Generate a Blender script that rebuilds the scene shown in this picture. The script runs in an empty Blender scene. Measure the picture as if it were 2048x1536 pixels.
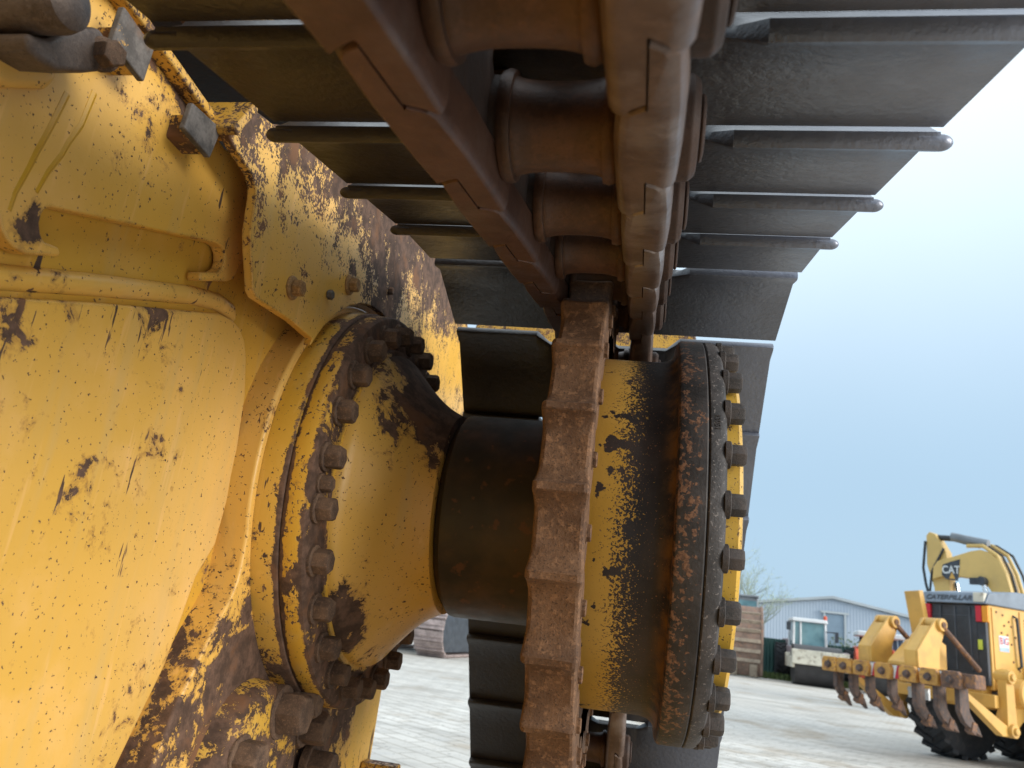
import bpy, bmesh, math, random
from math import sin, cos, pi, radians as rad
from mathutils import Vector, Matrix
random.seed(7)
SC = bpy.context.scene
COL = SC.collection
CAM_H = 1.2

# ---------------------------------------------------------------- mesh helpers
class MB:
    """collects shapes and links them as ONE mesh object"""
    def __init__(self): self.bm = bmesh.new()
    def quad(self, pts):
        vs = [self.bm.verts.new(p) for p in pts]; self.bm.faces.new(vs); return self
    def box(self, c, s, M=None, taper=None):
        x, y, z = (v/2 for v in s); c = Vector(c); vs = []
        for sz in (-1, 1):
            k = taper if (taper and sz > 0) else 1
            for sx, sy in ((-1,-1),(1,-1),(1,1),(-1,1)):
                p = Vector((sx*x*k, sy*y*k, sz*z)); p = (M @ p) if M else p
                vs.append(self.bm.verts.new(p+c))
        for f in ((3,2,1,0),(4,5,6,7),(0,1,5,4),(1,2,6,5),(2,3,7,6),(3,0,4,7)):
            self.bm.faces.new([vs[i] for i in f])
        return self
    def prism(self, poly, axis, a, b):
        """poly: 2D points; extruded along axis from a to b. axis x: (y,z); y: (x,z); z: (x,y)"""
        def P(p, t):
            return {'x': (t, p[0], p[1]), 'y': (p[0], t, p[1]), 'z': (p[0], p[1], t)}[axis]
        A = [self.bm.verts.new(P(p, a)) for p in poly]; B = [self.bm.verts.new(P(p, b)) for p in poly]
        n = len(poly); self.bm.faces.new(A); self.bm.faces.new(B[::-1])
        for i in range(n): self.bm.faces.new([A[i], B[i], B[(i+1)%n], A[(i+1)%n]])
        return self
    def loft(self, rings, caps=True, closed=True):
        R = [[self.bm.verts.new(p) for p in r] for r in rings]; n = len(R[0])
        for a, b in zip(R, R[1:]):
            for i in range(n if closed else n-1):
                j = (i+1) % n; self.bm.faces.new([a[i], a[j], b[j], b[i]])
        if caps and closed: self.bm.faces.new(R[0][::-1]); self.bm.faces.new(R[-1])
        return self
    def lathe(self, prof, c, axis='x', seg=64, caps=True):
        """prof: list of (along, radius)"""
        rings = []
        for t, r in prof:
            ring = []
            for i in range(seg):
                a = 2*pi*i/seg
                if axis == 'x': p = (c[0]+t, c[1]+r*cos(a), c[2]+r*sin(a))
                elif axis == 'y': p = (c[0]+r*sin(a), c[1]+t, c[2]+r*cos(a))
                else: p = (c[0]+r*cos(a), c[1]+r*sin(a), c[2]+t)
                ring.append(p)
            rings.append(ring)
        return self.loft(rings, caps)
    def tube(self, pts, r, seg=8, r2=None):
        pts = [Vector(p) for p in pts]; rings = []; n = len(pts)
        prev = None
        for i, p in enumerate(pts):
            d = (pts[min(i+1, n-1)] - pts[max(i-1, 0)]).normalized()
            if prev is None:
                u = d.orthogonal().normalized()
            else:
                u = (prev - d*prev.dot(d)).normalized()
            prev = u; v = d.cross(u)
            rr = r if r2 is None else r + (r2-r)*i/(n-1)
            rings.append([p + (u*cos(2*pi*k/seg)+v*sin(2*pi*k/seg))*rr for k in range(seg)])
        return self.loft(rings)
    def hexbolt(self, c, axis, r, h, rot=0.0, washer=True):
        """hex head standing on c along the unit axis"""
        c = Vector(c); d = Vector(axis).normalized(); u = d.orthogonal().normalized(); v = d.cross(u)
        def ring(rr, t, n, ph): return [c+d*t+(u*cos(2*pi*k/n+ph)+v*sin(2*pi*k/n+ph))*rr for k in range(n)]
        if washer: self.loft([ring(r*1.22, -.004, 20, 0), ring(r*1.22, h*.16, 20, 0), ring(r*1.14, h*.2, 20, 0)])
        self.loft([ring(r, h*.1, 6, rot), ring(r*1.0, h*.84, 6, rot), ring(r*.86, h, 6, rot)])
        return self
    def build(self, name, mat, parent=None, bevel=0, seg=2, smooth=30, loc=None):
        bmesh.ops.recalc_face_normals(self.bm, faces=self.bm.faces)
        me = bpy.data.meshes.new(name); self.bm.to_mesh(me); self.bm.free()
        me.materials.append(mat)
        if smooth:
            me.shade_smooth()
            me.set_sharp_from_angle(angle=rad(smooth))
        o = bpy.data.objects.new(name, me); COL.objects.link(o)
        if parent: o.parent = parent
        if loc: o.location = loc
        if bevel:
            b = o.modifiers.new('Bevel', 'BEVEL'); b.width = bevel; b.segments = seg
            b.limit_method = 'ANGLE'; b.angle_limit = rad(35); b.harden_normals = True
        return o

def tag(o, label=None, cat=None, group=None, kind=None):
    if label: o['label'] = label
    if cat: o['category'] = cat
    if group: o['group'] = group
    if kind: o['kind'] = kind
    return o
def empty(name, loc, rz=0, label=None, cat=None, group=None):
    o = bpy.data.objects.new(name, None); COL.objects.link(o); o.empty_display_size = .3
    o.location = loc; o.rotation_euler = (0, 0, rz); return tag(o, label, cat, group)
def dup(o, parent):
    c = o.copy(); COL.objects.link(c); c.parent = parent; return c

def text_obj(body, size, mat, parent, name, M, extrude=.002):
    cu = bpy.data.curves.new(name, 'FONT'); cu.body = body; cu.size = size; cu.extrude = extrude
    cu.align_x = 'CENTER'; cu.align_y = 'CENTER'; cu.offset = size*.018
    t = bpy.data.objects.new(name, cu); COL.objects.link(t)
    bpy.context.view_layer.update()
    dg = bpy.context.evaluated_depsgraph_get()
    me = bpy.data.meshes.new_from_object(t.evaluated_get(dg)); bpy.data.objects.remove(t)
    me.name = name; me.transform(M); me.materials.clear(); me.materials.append(mat)
    o = bpy.data.objects.new(name, me); COL.objects.link(o); o.parent = parent; return o

# ---------------------------------------------------------------- material helpers
class NT:
    def __init__(self, name):
        self.m = bpy.data.materials.new(name); self.m.use_nodes = True
        self.t = self.m.node_tree; self.t.nodes.clear()
        self.out = self.t.nodes.new('ShaderNodeOutputMaterial')
        self.b = self.t.nodes.new('ShaderNodeBsdfPrincipled'); self.t.links.new(self.b.outputs[0], self.out.inputs[0])
        self._co = None
    def n(self, typ, **kw):
        nd = self.t.nodes.new(typ)
        for k, v in kw.items(): setattr(nd, k, v)
        return nd
    def put(self, sock, v):
        if isinstance(v, bpy.types.NodeSocket): self.t.links.new(v, sock)
        elif isinstance(v, (tuple, list)) and len(v) == 3 and sock.type == 'RGBA': sock.default_value = (*v, 1)
        else: sock.default_value = v
    def co(self):
        """object coordinates with a random shift per object, so copies do not repeat"""
        if self._co is None:
            tc = self.n('ShaderNodeTexCoord'); oi = self.n('ShaderNodeObjectInfo')
            a = self.n('ShaderNodeVectorMath', operation='SCALE'); a.inputs[0].default_value = (37, 91, 53)
            self.t.links.new(oi.outputs['Random'], a.inputs['Scale'])
            ad = self.n('ShaderNodeVectorMath', operation='ADD')
            self.t.links.new(tc.outputs['Object'], ad.inputs[0]); self.t.links.new(a.outputs[0], ad.inputs[1])
            self._co = ad.outputs[0]; self.obj = tc.outputs['Object']
        return self._co
    def scaled(self, s, rot=(0,0,0)):
        mp = self.n('ShaderNodeMapping'); self.t.links.new(self.co(), mp.inputs[0])
        mp.inputs['Scale'].default_value = s; mp.inputs['Rotation'].default_value = rot; return mp.outputs[0]
    def noise(self, scale, detail=4, rough=.55, vec=None, dist=0):
        nd = self.n('ShaderNodeTexNoise'); self.put(nd.inputs['Vector'], vec or self.co())
        nd.inputs['Scale'].default_value = scale; nd.inputs['Detail'].default_value = detail
        nd.inputs['Roughness'].default_value = rough; nd.inputs['Distortion'].default_value = dist
        return nd.outputs[0]
    def vor(self, scale, vec=None):
        nd = self.n('ShaderNodeTexVoronoi'); self.put(nd.inputs['Vector'], vec or self.co()); nd.inputs['Scale'].default_value = scale
        return nd.outputs[0]
    def math(self, op, a, b=0.0, clamp=False):
        nd = self.n('ShaderNodeMath', operation=op, use_clamp=clamp); self.put(nd.inputs[0], a); self.put(nd.inputs[1], b); return nd.outputs[0]
    def step(self, v, lo, hi, a=0.0, b=1.0):
        nd = self.n('ShaderNodeMapRange', interpolation_type='SMOOTHSTEP'); self.put(nd.inputs[0], v)
        for i, q in enumerate((lo, hi, a, b)): self.put(nd.inputs[1+i], q)
        return nd.outputs[0]
    def mix(self, f, a, b):
        nd = self.n('ShaderNodeMix', data_type='RGBA'); self.put(nd.inputs[0], f); self.put(nd.inputs[6], a); self.put(nd.inputs[7], b); return nd.outputs[2]
    def dot(self, v):
        self.co(); nd = self.n('ShaderNodeVectorMath', operation='DOT_PRODUCT'); self.t.links.new(self.obj, nd.inputs[0]); nd.inputs[1].default_value = v
        return nd.outputs['Value']
    def edge(self, radius):
        bv = self.n('ShaderNodeBevel', samples=3); bv.inputs['Radius'].default_value = radius
        g = self.n('ShaderNodeNewGeometry'); d = self.n('ShaderNodeVectorMath', operation='DOT_PRODUCT')
        self.t.links.new(bv.outputs[0], d.inputs[0]); self.t.links.new(g.outputs['Normal'], d.inputs[1])
        return self.math('SUBTRACT', 1.0, d.outputs['Value'])
    def bump(self, h, strength=.3, dist=.01, base=None):
        nd = self.n('ShaderNodeBump'); self.put(nd.inputs['Height'], h); nd.inputs['Strength'].default_value = strength; nd.inputs['Distance'].default_value = dist
        if base: self.t.links.new(base, nd.inputs['Normal'])
        return nd.outputs[0]
    def fin(self, color, rough=.6, metal=0.0, normal=None, spec=None):
        self.put(self.b.inputs['Base Color'], color); self.put(self.b.inputs['Roughness'], rough); self.put(self.b.inputs['Metallic'], metal)
        if normal is not None: self.put(self.b.inputs['Normal'], normal)
        if spec is not None: self.b.inputs['Specular IOR Level'].default_value = spec
        return self.m

YEL = (.68, .385, .06)
def yellow_paint(name, chips=.5, bias=None, base=YEL, edge=.5, speck=.5, fine=.6, dust=.15, rust=(.098,.056,.037), scratch=True, scale=1.0, blobs=(), bands=()):
    """worn yellow machine paint; bias = (vector, offset, gain): more bare metal where dot(P,v)-offset grows"""
    T = NT(name)
    big = T.noise(2.3*scale, 3); mid = T.noise(9*scale, 5, .6)
    chipn = T.noise(26*scale, 9, .70, dist=.25); clus = T.noise(4.2*scale, 2)
    f = T.math('ADD', T.math('MULTIPLY', chipn, .62), T.math('MULTIPLY', clus, .38))
    th = .685 - .16*chips
    if bias:
        g = T.math('MULTIPLY', T.math('SUBTRACT', T.dot(bias[0]), bias[1]), bias[2])
        g = T.math('MAXIMUM', g, 0.0); g = T.math('MINIMUM', g, bias[3] if len(bias) > 3 else .26)
        f = T.math('ADD', f, g)
    for (px, py, pz, r_, gain) in blobs:      # places where the paint is worn through
        dn = T.n('ShaderNodeVectorMath', operation='DISTANCE'); T.co(); T.t.links.new(T.obj, dn.inputs[0]); dn.inputs[1].default_value = (px, py, pz)
        f = T.math('ADD', f, T.step(dn.outputs['Value'], r_, r_*.25, 0.0, gain))
    for (bx, hw, gain) in bands:               # worn rims of turned parts, at a place along the axle
        d_ = T.math('ABSOLUTE', T.math('SUBTRACT', T.dot((1,0,0)), bx))
        f = T.math('ADD', f, T.step(d_, hw, hw*.2, 0.0, gain))
    if edge:
        e = T.step(T.edge(.007), .02, .25)
        f = T.math('ADD', f, T.math('MULTIPLY', e, .23*edge))
    chip = T.step(f, th, th+.012)
    if speck:
        sp = T.noise(75*scale, 3, .6); sm = T.step(T.math('ADD', T.math('MULTIPLY', sp, .75), T.math('MULTIPLY', mid, .25)), .685-.05*speck, .70-.05*speck)
        chip = T.math('MAXIMUM', chip, sm)
    if scratch:
        sc = T.noise(1.0, 3, .6, vec=T.scaled((70, 70, 9), (rad(35), 0, 0)))
        chip = T.math('MAXIMUM', chip, T.step(T.math('ADD', T.math('MULTIPLY', sc, .6), T.math('MULTIPLY', clus, .4)), .612, .627))
    if fine:
        fs = T.noise(190*scale, 2, .7); gg = T.step(f, th-.14, th)
        chip = T.math('MAXIMUM', chip, T.step(T.math('ADD', fs, T.math('MULTIPLY', gg, .22*fine)), .66, .70))
    b1 = (base[0]*.86, base[1]*.84, base[2]*.6); b2 = (base[0]*1.08, base[1]*1.12, base[2]*1.9)
    paint = T.mix(T.step(big, .35, .68), b1, base); paint = T.mix(T.math('MULTIPLY', T.step(mid, .5, .75), .35), paint, b2)
    paint = T.mix(T.math('MULTIPLY', T.step(T.noise(1.4*scale, 4), .45, .75), dust), paint, (.42, .33, .2))
    run = T.noise(1.0, 4, .6, vec=T.scaled((26, 26, 2.2), (rad(-12), 0, 0)))      # dusty run-off and faint rub marks
    paint = T.mix(T.math('MULTIPLY', T.step(run, .52, .72), .30), paint, (.50, .36, .16))
    rub = T.noise(1.0, 3, .6, vec=T.scaled((60, 60, 5), (rad(48), 0, 0)))
    paint = T.mix(T.math('MULTIPLY', T.step(rub, .60, .70), .35), paint, b2)
    halo = T.math('MULTIPLY', T.step(f, th-.045, th+.004), .55)                      # rust bleeding round the bare spots
    paint = T.mix(halo, paint, (.33, .165, .045))
    r1 = T.noise(40*scale, 5, .7)
    rc = T.mix(T.step(r1, .38, .66), tuple(c*.62 for c in rust), tuple(c*1.45 for c in rust))
    rc = T.mix(T.step(T.noise(13*scale, 4), .56, .7), rc, (.16, .075, .035))
    col = T.mix(chip, paint, rc)
    h = T.math('ADD', T.math('MULTIPLY', chip, -.8), T.math('MULTIPLY', T.math('MULTIPLY', chip, r1), .9))
    nrm = T.bump(h, .55, .0025)
    nrm = T.bump(T.noise(120*scale, 3, .6), .12, .002, nrm)
    nrm = T.bump(T.noise(6.5*scale, 2, .5), .22, .012, nrm)
    ro = T.step(chip, 0, 1, .38, .85); ro = T.math('ADD', ro, T.math('MULTIPLY', T.math('SUBTRACT', mid, .5), .25))
    return T.fin(col, ro, 0.0, nrm, .4)

def rust_steel(name, dark, light, rough=.75, scale=1.0, grain=.6, metal=.0, bump=.4, patch=None):
    T = NT(name)
    a = T.noise(7*scale, 6, .62); b = T.noise(55*scale, 4, .65); c = T.noise(170*scale, 2, .6)
    col = T.mix(T.step(a, .34, .68), dark, light)
    col = T.mix(T.math('MULTIPLY', T.step(b, .48, .7), grain), col, tuple(min(1, v*1.7) for v in light))
    col = T.mix(T.math('MULTIPLY', T.step(c, .56, .68), grain), col, tuple(v*.45 for v in dark))
    ro = T.math('ADD', rough-.15, T.math('MULTIPLY', b, .3))
    if patch:
        p = T.step(T.noise(4.5*scale, 5, .6), .5, .66); col = T.mix(T.math('MULTIPLY', p, patch[1]), col, patch[0])
        ro = T.math('SUBTRACT', ro, T.math('MULTIPLY', p, patch[2]))
    nrm = T.bump(T.math('ADD', T.math('MULTIPLY', b, .6), T.math('MULTIPLY', c, .5)), bump, .002)
    return T.fin(col, ro, metal, nrm)

def plain(name, col, rough=.55, var=.25, scale=3.0, metal=0.0, bump=0.0, dirt=None):
    T = NT(name)
    n = T.noise(scale, 5, .6)
    c = T.mix(T.step(n, .3, .7), tuple(v*(1-var) for v in col), tuple(min(1, v*(1+var)) for v in col))
    if dirt: c = T.mix(T.math('MULTIPLY', T.step(T.noise(scale*3.1, 6, .65), .48, .66), dirt[1]), c, dirt[0])
    return T.fin(c, T.math('ADD', rough-.1, T.math('MULTIPLY', n, .2)), metal, T.bump(T.noise(scale*9, 4), bump, .01) if bump else None)

M = {}
# --- the bulldozer
M['panel']  = yellow_paint('paint_panel', fine=.05, chips=.56, blobs=((-.556,.60,1.02,.10,.05),(-.556,.90,1.05,.12,.06),(-.556,.78,.92,.10,.05)), bands=(), base=(.73,.43,.105), edge=.55, speck=.05, bias=((0,1,-.6), .36, .55, .1), dust=.3)
M['case']   = yellow_paint('paint_case', fine=.2, chips=.42, base=(.64,.36,.06), edge=0, speck=.4, dust=.1)
M['upper']  = yellow_paint('paint_upper_guard', fine=.25, chips=.48, blobs=((-.545,.545,1.485,.045,.11),(-.545,.845,1.56,.03,.08),(-.545,.64,1.69,.13,.09)), base=(.74,.42,.09), edge=.55, speck=.2, dust=.3, bias=((0,.15,1), 1.80, 1.2, .07))
M['guard']  = yellow_paint('paint_guard', chips=.40, blobs=((-.5,1.32,1.75,.14,.13),(-.5,.965,1.635,.03,.08),(-.5,1.15,1.725,.03,.08)), base=(.74,.42,.085), edge=.5, speck=.8, fine=1.0, bias=((0,-.21,1), 1.43, 1.0, .165))
M['bar']    = yellow_paint('paint_bar', chips=.95, base=(.58,.32,.05), edge=.8, speck=.9, fine=.8)
M['boss']   = yellow_paint('paint_boss', fine=.35, chips=.52, blobs=((-.52,1.10,1.12,.19,.16),), base=(.74,.43,.10), edge=.35, speck=.6, bias=((0,.5,-1), -.70, .9, .115))
M['flange'] = yellow_paint('paint_flange', chips=.52, base=(.66,.375,.055), edge=1.3, speck=.7, fine=.5, bias=((0,.35,-1), -.74, .8, .10), blobs=((-.45,1.32,1.69,.24,.19),(-.45,1.12,1.58,.12,.09)), bands=((-.4795,.010,.17),(-.4455,.009,.13)))
M['cone']   = yellow_paint('paint_cone', fine=.25, chips=.60, base=(.68,.385,.07), edge=.2, speck=.6, bias=((.8,.5,.75), 1.335, 1.1, .17), blobs=((-.425,1.155,1.185,.065,.15),(-.42,1.20,1.14,.06,.16),(-.43,1.32,1.62,.14,.17)))
M['ear']    = yellow_paint('paint_ear', chips=1.15, base=(.62,.36,.05), edge=.5, speck=.7)
M['lowplate'] = yellow_paint('paint_low_plate', chips=.3, base=(.74,.45,.12), edge=.6, speck=.5)
M['drip']   = plain('dark_yellow_drip', (.50,.27,.01), .35, .1, 9)
M['bolt']   = rust_steel('rusty_bolt', (.060,.036,.024), (.150,.090,.055), .85, 5, .5, bump=.7)
M['gbolt']  = rust_steel('painted_bolt', (.20,.10,.03), (.34,.2,.08), .8, 5, .6, bump=.6)
M['dbolt']  = rust_steel('dark_bolt', (.020,.017,.016), (.060,.046,.040), .65, 5, .5, bump=.6)
M['greysteel'] = yellow_paint('worn_grey_tab', chips=2.1, base=(.55,.31,.05), edge=.3, speck=.8, fine=.8, rust=(.105,.092,.082))
M['pinsteel'] = rust_steel('worn_pin', (.050,.033,.025), (.115,.085,.068), .6, 3, .4, bump=.4)
M['sprocket'] = rust_steel('rusty_sprocket', (.085,.040,.018), (.155,.080,.039), .8, 2.0, .75, bump=.65)
M['rail']   = rust_steel('worn_rail', (.060,.025,.015), (.100,.045,.026), .5, 1.6, .25, .25, .25, ((.125,.078,.062), .6, .12))
M['rail_out'] = rust_steel('polished_outer_rail', (.090,.054,.037), (.148,.094,.068), .42, 1.6, .25, .3, .25, ((.23,.185,.165), .8, .10))
M['link']   = rust_steel('dark_link', (.030,.016,.011), (.064,.032,.020), .7, 1.6, .35, 0, .4)
M['bush']   = rust_steel('bushing_steel', (.050,.024,.014), (.100,.046,.025), .5, 2, .3, .2, .3)

def shoe_mat():
    T = NT('shoe_steel')
    a = T.noise(4, 5, .6); b = T.noise(95, 3, .6); c = T.noise(28, 4, .65)
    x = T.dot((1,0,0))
    col = T.mix(T.step(a, .35, .7), (.012,.011,.012), (.026,.023,.024))
    col = T.mix(T.math('MULTIPLY', T.step(c, .52, .75), .5), col, (.04,.024,.016))
    col = T.mix(T.math('MULTIPLY', T.step(x, .0, -.35), .5), col, (.030,.018,.010))
    sky_sheen = T.math('MULTIPLY', T.step(x, .0, .27), T.step(a, .2, .6, .6, 1.0)); col = T.mix(sky_sheen, col, (.19,.205,.25))  # bluish sky reflection painted into colour and metalness, growing toward the right end
    nrm = T.bump(T.math('ADD', T.math('MULTIPLY', b, .9), T.math('MULTIPLY', c, .35)), .42, .003)
    return T.fin(col, T.math('ADD', .24, T.math('MULTIPLY', c, .28)), T.math('MULTIPLY', sky_sheen, .48), nrm, .75)
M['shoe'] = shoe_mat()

def seal_mat():
    T = NT('oily_drum')
    a = T.noise(6, 6, .65); b = T.noise(40, 4); c = T.noise(3, 3)
    col = T.mix(T.step(a, .4, .66), (.018,.014,.011), (.075,.038,.018))
    col = T.mix(T.math('MULTIPLY', T.step(c, .5, .7), .5), col, (.055,.042,.028))
    col = T.mix(T.math('MULTIPLY', T.step(b, .62, .7), .5), col, (.16,.06,.025))
    return T.fin(col, T.math('ADD', .38, T.math('MULTIPLY', b, .3)), 0, T.bump(b, .25, .002))
M['seal'] = seal_mat()

def hub_mat():
    """yellow on the sprocket side, fading through speckle to burnt black by the flange"""
    T = NT('burnt_hub')
    x = T.dot((1,0,0)); n = T.noise(18, 6, .65, vec=T.scaled((1,1,1))); s = T.noise(270, 2, .65); m = T.noise(32, 5, .6)
    t = T.step(x, -.075, .050)
    f = T.math('ADD', T.math('MULTIPLY', t, .55), T.math('ADD', T.math('MULTIPLY', n, .24), T.math('MULTIPLY', s, 1.0)))
    blk = T.step(f, .85, .90)
    chip = T.step(T.math('ADD', T.math('MULTIPLY', m, .7), T.math('MULTIPLY', n, .3)), .575, .59)
    yel = T.mix(T.step(T.noise(3, 4), .35, .65), (.52,.285,.035), (.62,.365,.075))
    dk = T.mix(T.step(T.noise(9, 5, .65), .36, .66), (.018,.015,.016), (.050,.036,.031))
    dk = T.mix(T.step(s, .66, .70), dk, (.24,.11,.05))
    dk = T.mix(T.math('MULTIPLY', T.step(x, .03, .056), T.step(n, .42, .6)), dk, (.20,.095,.02))
    col = T.mix(T.math('MAXIMUM', blk, chip), yel, dk)
    return T.fin(col, T.math('ADD', .42, T.math('MULTIPLY', s, .3)), 0, T.bump(T.math('ADD', T.math('MULTIPLY', blk, -.5), T.math('MULTIPLY', s, .5)), .35, .002))
M['hub'] = hub_mat()
def rim_mat(spots):
    T = NT('blackened_flange' if spots else 'blackened_cover_ring')
    n = T.noise(11, 6, .6); v = T.noise(120, 3, .6); s = T.noise(230, 2); x = T.dot((1,0,0))
    col = T.mix(T.step(n, .35, .68), (.020,.018,.018), (.062,.054,.052))
    if spots:
        k = T.step(T.math('ADD', T.math('MULTIPLY', T.step(x, .103, .054), .13), T.math('ADD', T.math('MULTIPLY', n, .42), T.math('MULTIPLY', v, .58))), .60, .63)
        col = T.mix(T.math('MULTIPLY', k, .8), col, T.mix(T.step(s,.35,.65), (.12,.06,.035), (.30,.15,.08)))
    else:
        col = T.mix(T.step(s, .62, .68), col, (.16,.14,.13))
    return T.fin(col, T.math('ADD', .45, T.math('MULTIPLY', v, .3)), .0, T.bump(T.math('ADD', v, s), .3, .002))
M['rim'] = rim_mat(True); M['rim2'] = rim_mat(False)
M['cover'] = yellow_paint('paint_cover', chips=.6, base=(.60,.36,.05), edge=.4, speck=.9, fine=.5)

# --- the yard
M['byellow'] = plain('grader_paint', (.68,.385,.085), .45, .12, 1.2, dirt=((.4,.22,.07), .35))
M['byellow2'] = plain('boom_paint', (.62,.42,.14), .45, .10, .8, dirt=((.5,.35,.15), .3))
M['bdark'] = plain('dark_plastic', (.042,.050,.062), .5, .3, 6)
M['slat'] = plain('grille_slat', (.075,.085,.10), .5, .2, 6)
M['bhood'] = plain('hood_top', (.16,.20,.25), .35, .2, 3)
M['brust'] = plain('ripper_rust', (.15,.085,.06), .8, .35, 7, dirt=((.42,.19,.06), .7), bump=.3)
M['shank'] = plain('shank_steel', (.085,.058,.05), .7, .35, 7, dirt=((.25,.12,.06), .5), bump=.3)
M['wornpaint'] = plain('worn_yellow_socket', (.50,.25,.05), .6, .25, 7, dirt=((.2,.08,.05), .85))
M['tyre'] = plain('tyre_rubber', (.022,.024,.028), .8, .3, 5, bump=.3, dirt=((.09,.08,.07), .3))
M['redlamp'] = plain('red_lens', (.55,.015,.03), .25, .1); M['amber'] = plain('amber_lens', (.8,.30,.01), .25, .1)
M['white'] = plain('white_paint', (.72,.74,.74), .5, .1, 3); M['red'] = plain('red_paint', (.5,.03,.05), .5, .15, 5)
M['blue'] = plain('blue_paint', (.03,.10,.35), .5, .15, 5)
M['lblue'] = plain('pale_blue_strip', (.38,.50,.60), .5, .15, 5)
M['lime'] = plain('lime_marker', (.62,.68,.08), .5, .1, 5)
M['chrome'] = plain('cylinder_rod', (.75,.77,.78), .18, .05, 3, metal=.9)
M['hose'] = plain('rubber_hose', (.03,.034,.038), .5, .2, 6)
M['cream'] = plain('dirty_cream_paint', (.60,.57,.47), .6, .12, 2.5, dirt=((.20,.15,.10), .75))
M['mauve'] = plain('faded_hood', (.34,.28,.29), .55, .15, 2.5, dirt=((.2,.15,.13), .4))
M['drum'] = plain('roller_drum_steel', (.045,.043,.045), .5, .25, 3)
M['orange'] = plain('orange_paint', (.70,.11,.045), .45, .1, 2)
M['darkblue'] = plain('dark_blue_frame', (.06,.10,.16), .5, .2, 3)
M['bucketm'] = plain('bucket_rust', (.22,.15,.115), .75, .25, 3.5, dirt=((.36,.19,.12), .7), bump=.3)
M['bucketpale'] = plain('bucket_wear_band', (.34,.27,.20), .7, .2, 5, dirt=((.15,.10,.08), .6))
M['armred'] = plain('arm_paint', (.45,.22,.15), .6, .2, 1.5)
M['trackpale'] = plain('crawler_shoe_steel', (.38,.30,.28), .5, .25, 6, dirt=((.22,.15,.12), .5))
M['grey'] = plain('grey_metal', (.20,.22,.24), .5, .2, 3)
def glass():
    T = NT('cab_glass'); n = T.noise(1.6, 2)
    return T.fin(T.mix(T.step(n, .35, .65), (.10,.21,.24), (.20,.36,.40)), .08, 0)
M['glass'] = glass()
def cladding():
    T = NT('metal_cladding')
    w = T.n('ShaderNodeTexWave', wave_type='BANDS', bands_direction='X'); T.put(w.inputs['Vector'], T.co()); w.inputs['Scale'].default_value = 1.6
    big = T.noise(.12, 3); st = T.noise(1.0, 3, vec=T.scaled((.9, .9, .06)))
    c = T.mix(T.step(big, .35, .65), (.36,.43,.52), (.42,.49,.57)); c = T.mix(T.math('MULTIPLY', T.step(st, .5, .7), .3), c, (.32,.39,.47))
    return T.fin(c, .5, 0, T.bump(w.outputs[0], .35, .04))
M['clad'] = cladding()
M['roof'] = plain('roof_sheet', (.42,.46,.48), .5, .1, .5); M['shutter'] = plain('roller_shutter', (.20,.27,.34), .5, .12, 1)
def corr():
    T = NT('green_corrugated')
    w = T.n('ShaderNodeTexWave', wave_type='BANDS', bands_direction='X'); T.put(w.inputs['Vector'], T.co()); w.inputs['Scale'].default_value = 2.2
    c = T.mix(T.step(T.noise(1.2, 4), .35, .65), (.030,.085,.080), (.045,.12,.105))
    return T.fin(c, .5, 0, T.bump(w.outputs[0], .6, .05))
M['corr'] = corr()
M['twig'] = plain('twig_bark', (.30,.34,.27), .8, .2, 3); M['leaf'] = plain('young_leaf', (.30,.38,.24), .7, .3, 2)
M['bushleaf'] = plain('bush_leaf', (.055,.095,.035), .7, .5, 1.5)
M['grassm'] = plain('grass_blades', (.10,.15,.045), .8, .4, .8)

def ground_mat():
    T = NT('yard_concrete')
    a = T.noise(.35, 6, .62); b = T.noise(2.6, 6, .65); c = T.noise(22, 4, .6); d = T.noise(1.0, 5, .65, vec=T.scaled((.5, 1.9, 1), (0, 0, rad(-24))))
    fine = T.noise(90, 3, .6)
    col = T.mix(T.step(a, .32, .7), (.56,.525,.47), (.72,.685,.625))
    col = T.mix(T.math('MULTIPLY', T.step(d, .45, .70), .6), col, (.31,.29,.255))
    col = T.mix(T.math('MULTIPLY', T.step(T.noise(.8, 5, .6), .53, .68), .7), col, (.42,.33,.23))
    col = T.mix(T.math('MULTIPLY', T.step(b, .56, .70), .5), col, (.50,.49,.47))
    col = T.mix(T.math('MULTIPLY', T.step(c, .62, .68), .8), col, (.10,.085,.07))
    br = T.n('ShaderNodeTexBrick'); T.put(br.inputs['Vector'], T.scaled((1,1,1), (0, 0, rad(38)))); br.inputs['Scale'].default_value = 1.0
    br.inputs['Brick Width'].default_value = .42; br.inputs['Row Height'].default_value = .21; br.inputs['Mortar Size'].default_value = .014; br.inputs['Mortar Smooth'].default_value = .3
    br.inputs['Color1'].default_value = (.86,.86,.86,1); br.inputs['Color2'].default_value = (1,1,1,1); br.inputs['Mortar'].default_value = (.55,.52,.48,1)
    mm = T.n('ShaderNodeMix', data_type='RGBA', blend_type='MULTIPLY'); T.put(mm.inputs[0], T.step(a, .25, .6, .35, .95)); T.put(mm.inputs[6], col); T.put(mm.inputs[7], br.outputs[0]); col = mm.outputs[2]
    h = T.math('ADD', T.math('MULTIPLY', fine, .25), T.math('ADD', b, T.math('MULTIPLY', br.outputs['Fac'], -.5)))
    return T.fin(col, T.math('ADD', .6, T.math('MULTIPLY', b, .25)), 0, T.bump(h, .35, .02))
M['ground'] = ground_mat()

# ---------------------------------------------------------------- the bulldozer
dz = empty('bulldozer', (0, 0, 0), 0, 'worn yellow bulldozer seen from inside its track, with rusty drive sprocket and dark track shoes', 'bulldozer')
SY, SZ = 1.350, 1.3646            # centre of the drive sprocket's axle
D0, A0 = 1.36, rad(6.95)
PITCH, INC, DESC, RP, NP = .212, rad(14.54), rad(53), .4162, .236

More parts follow.
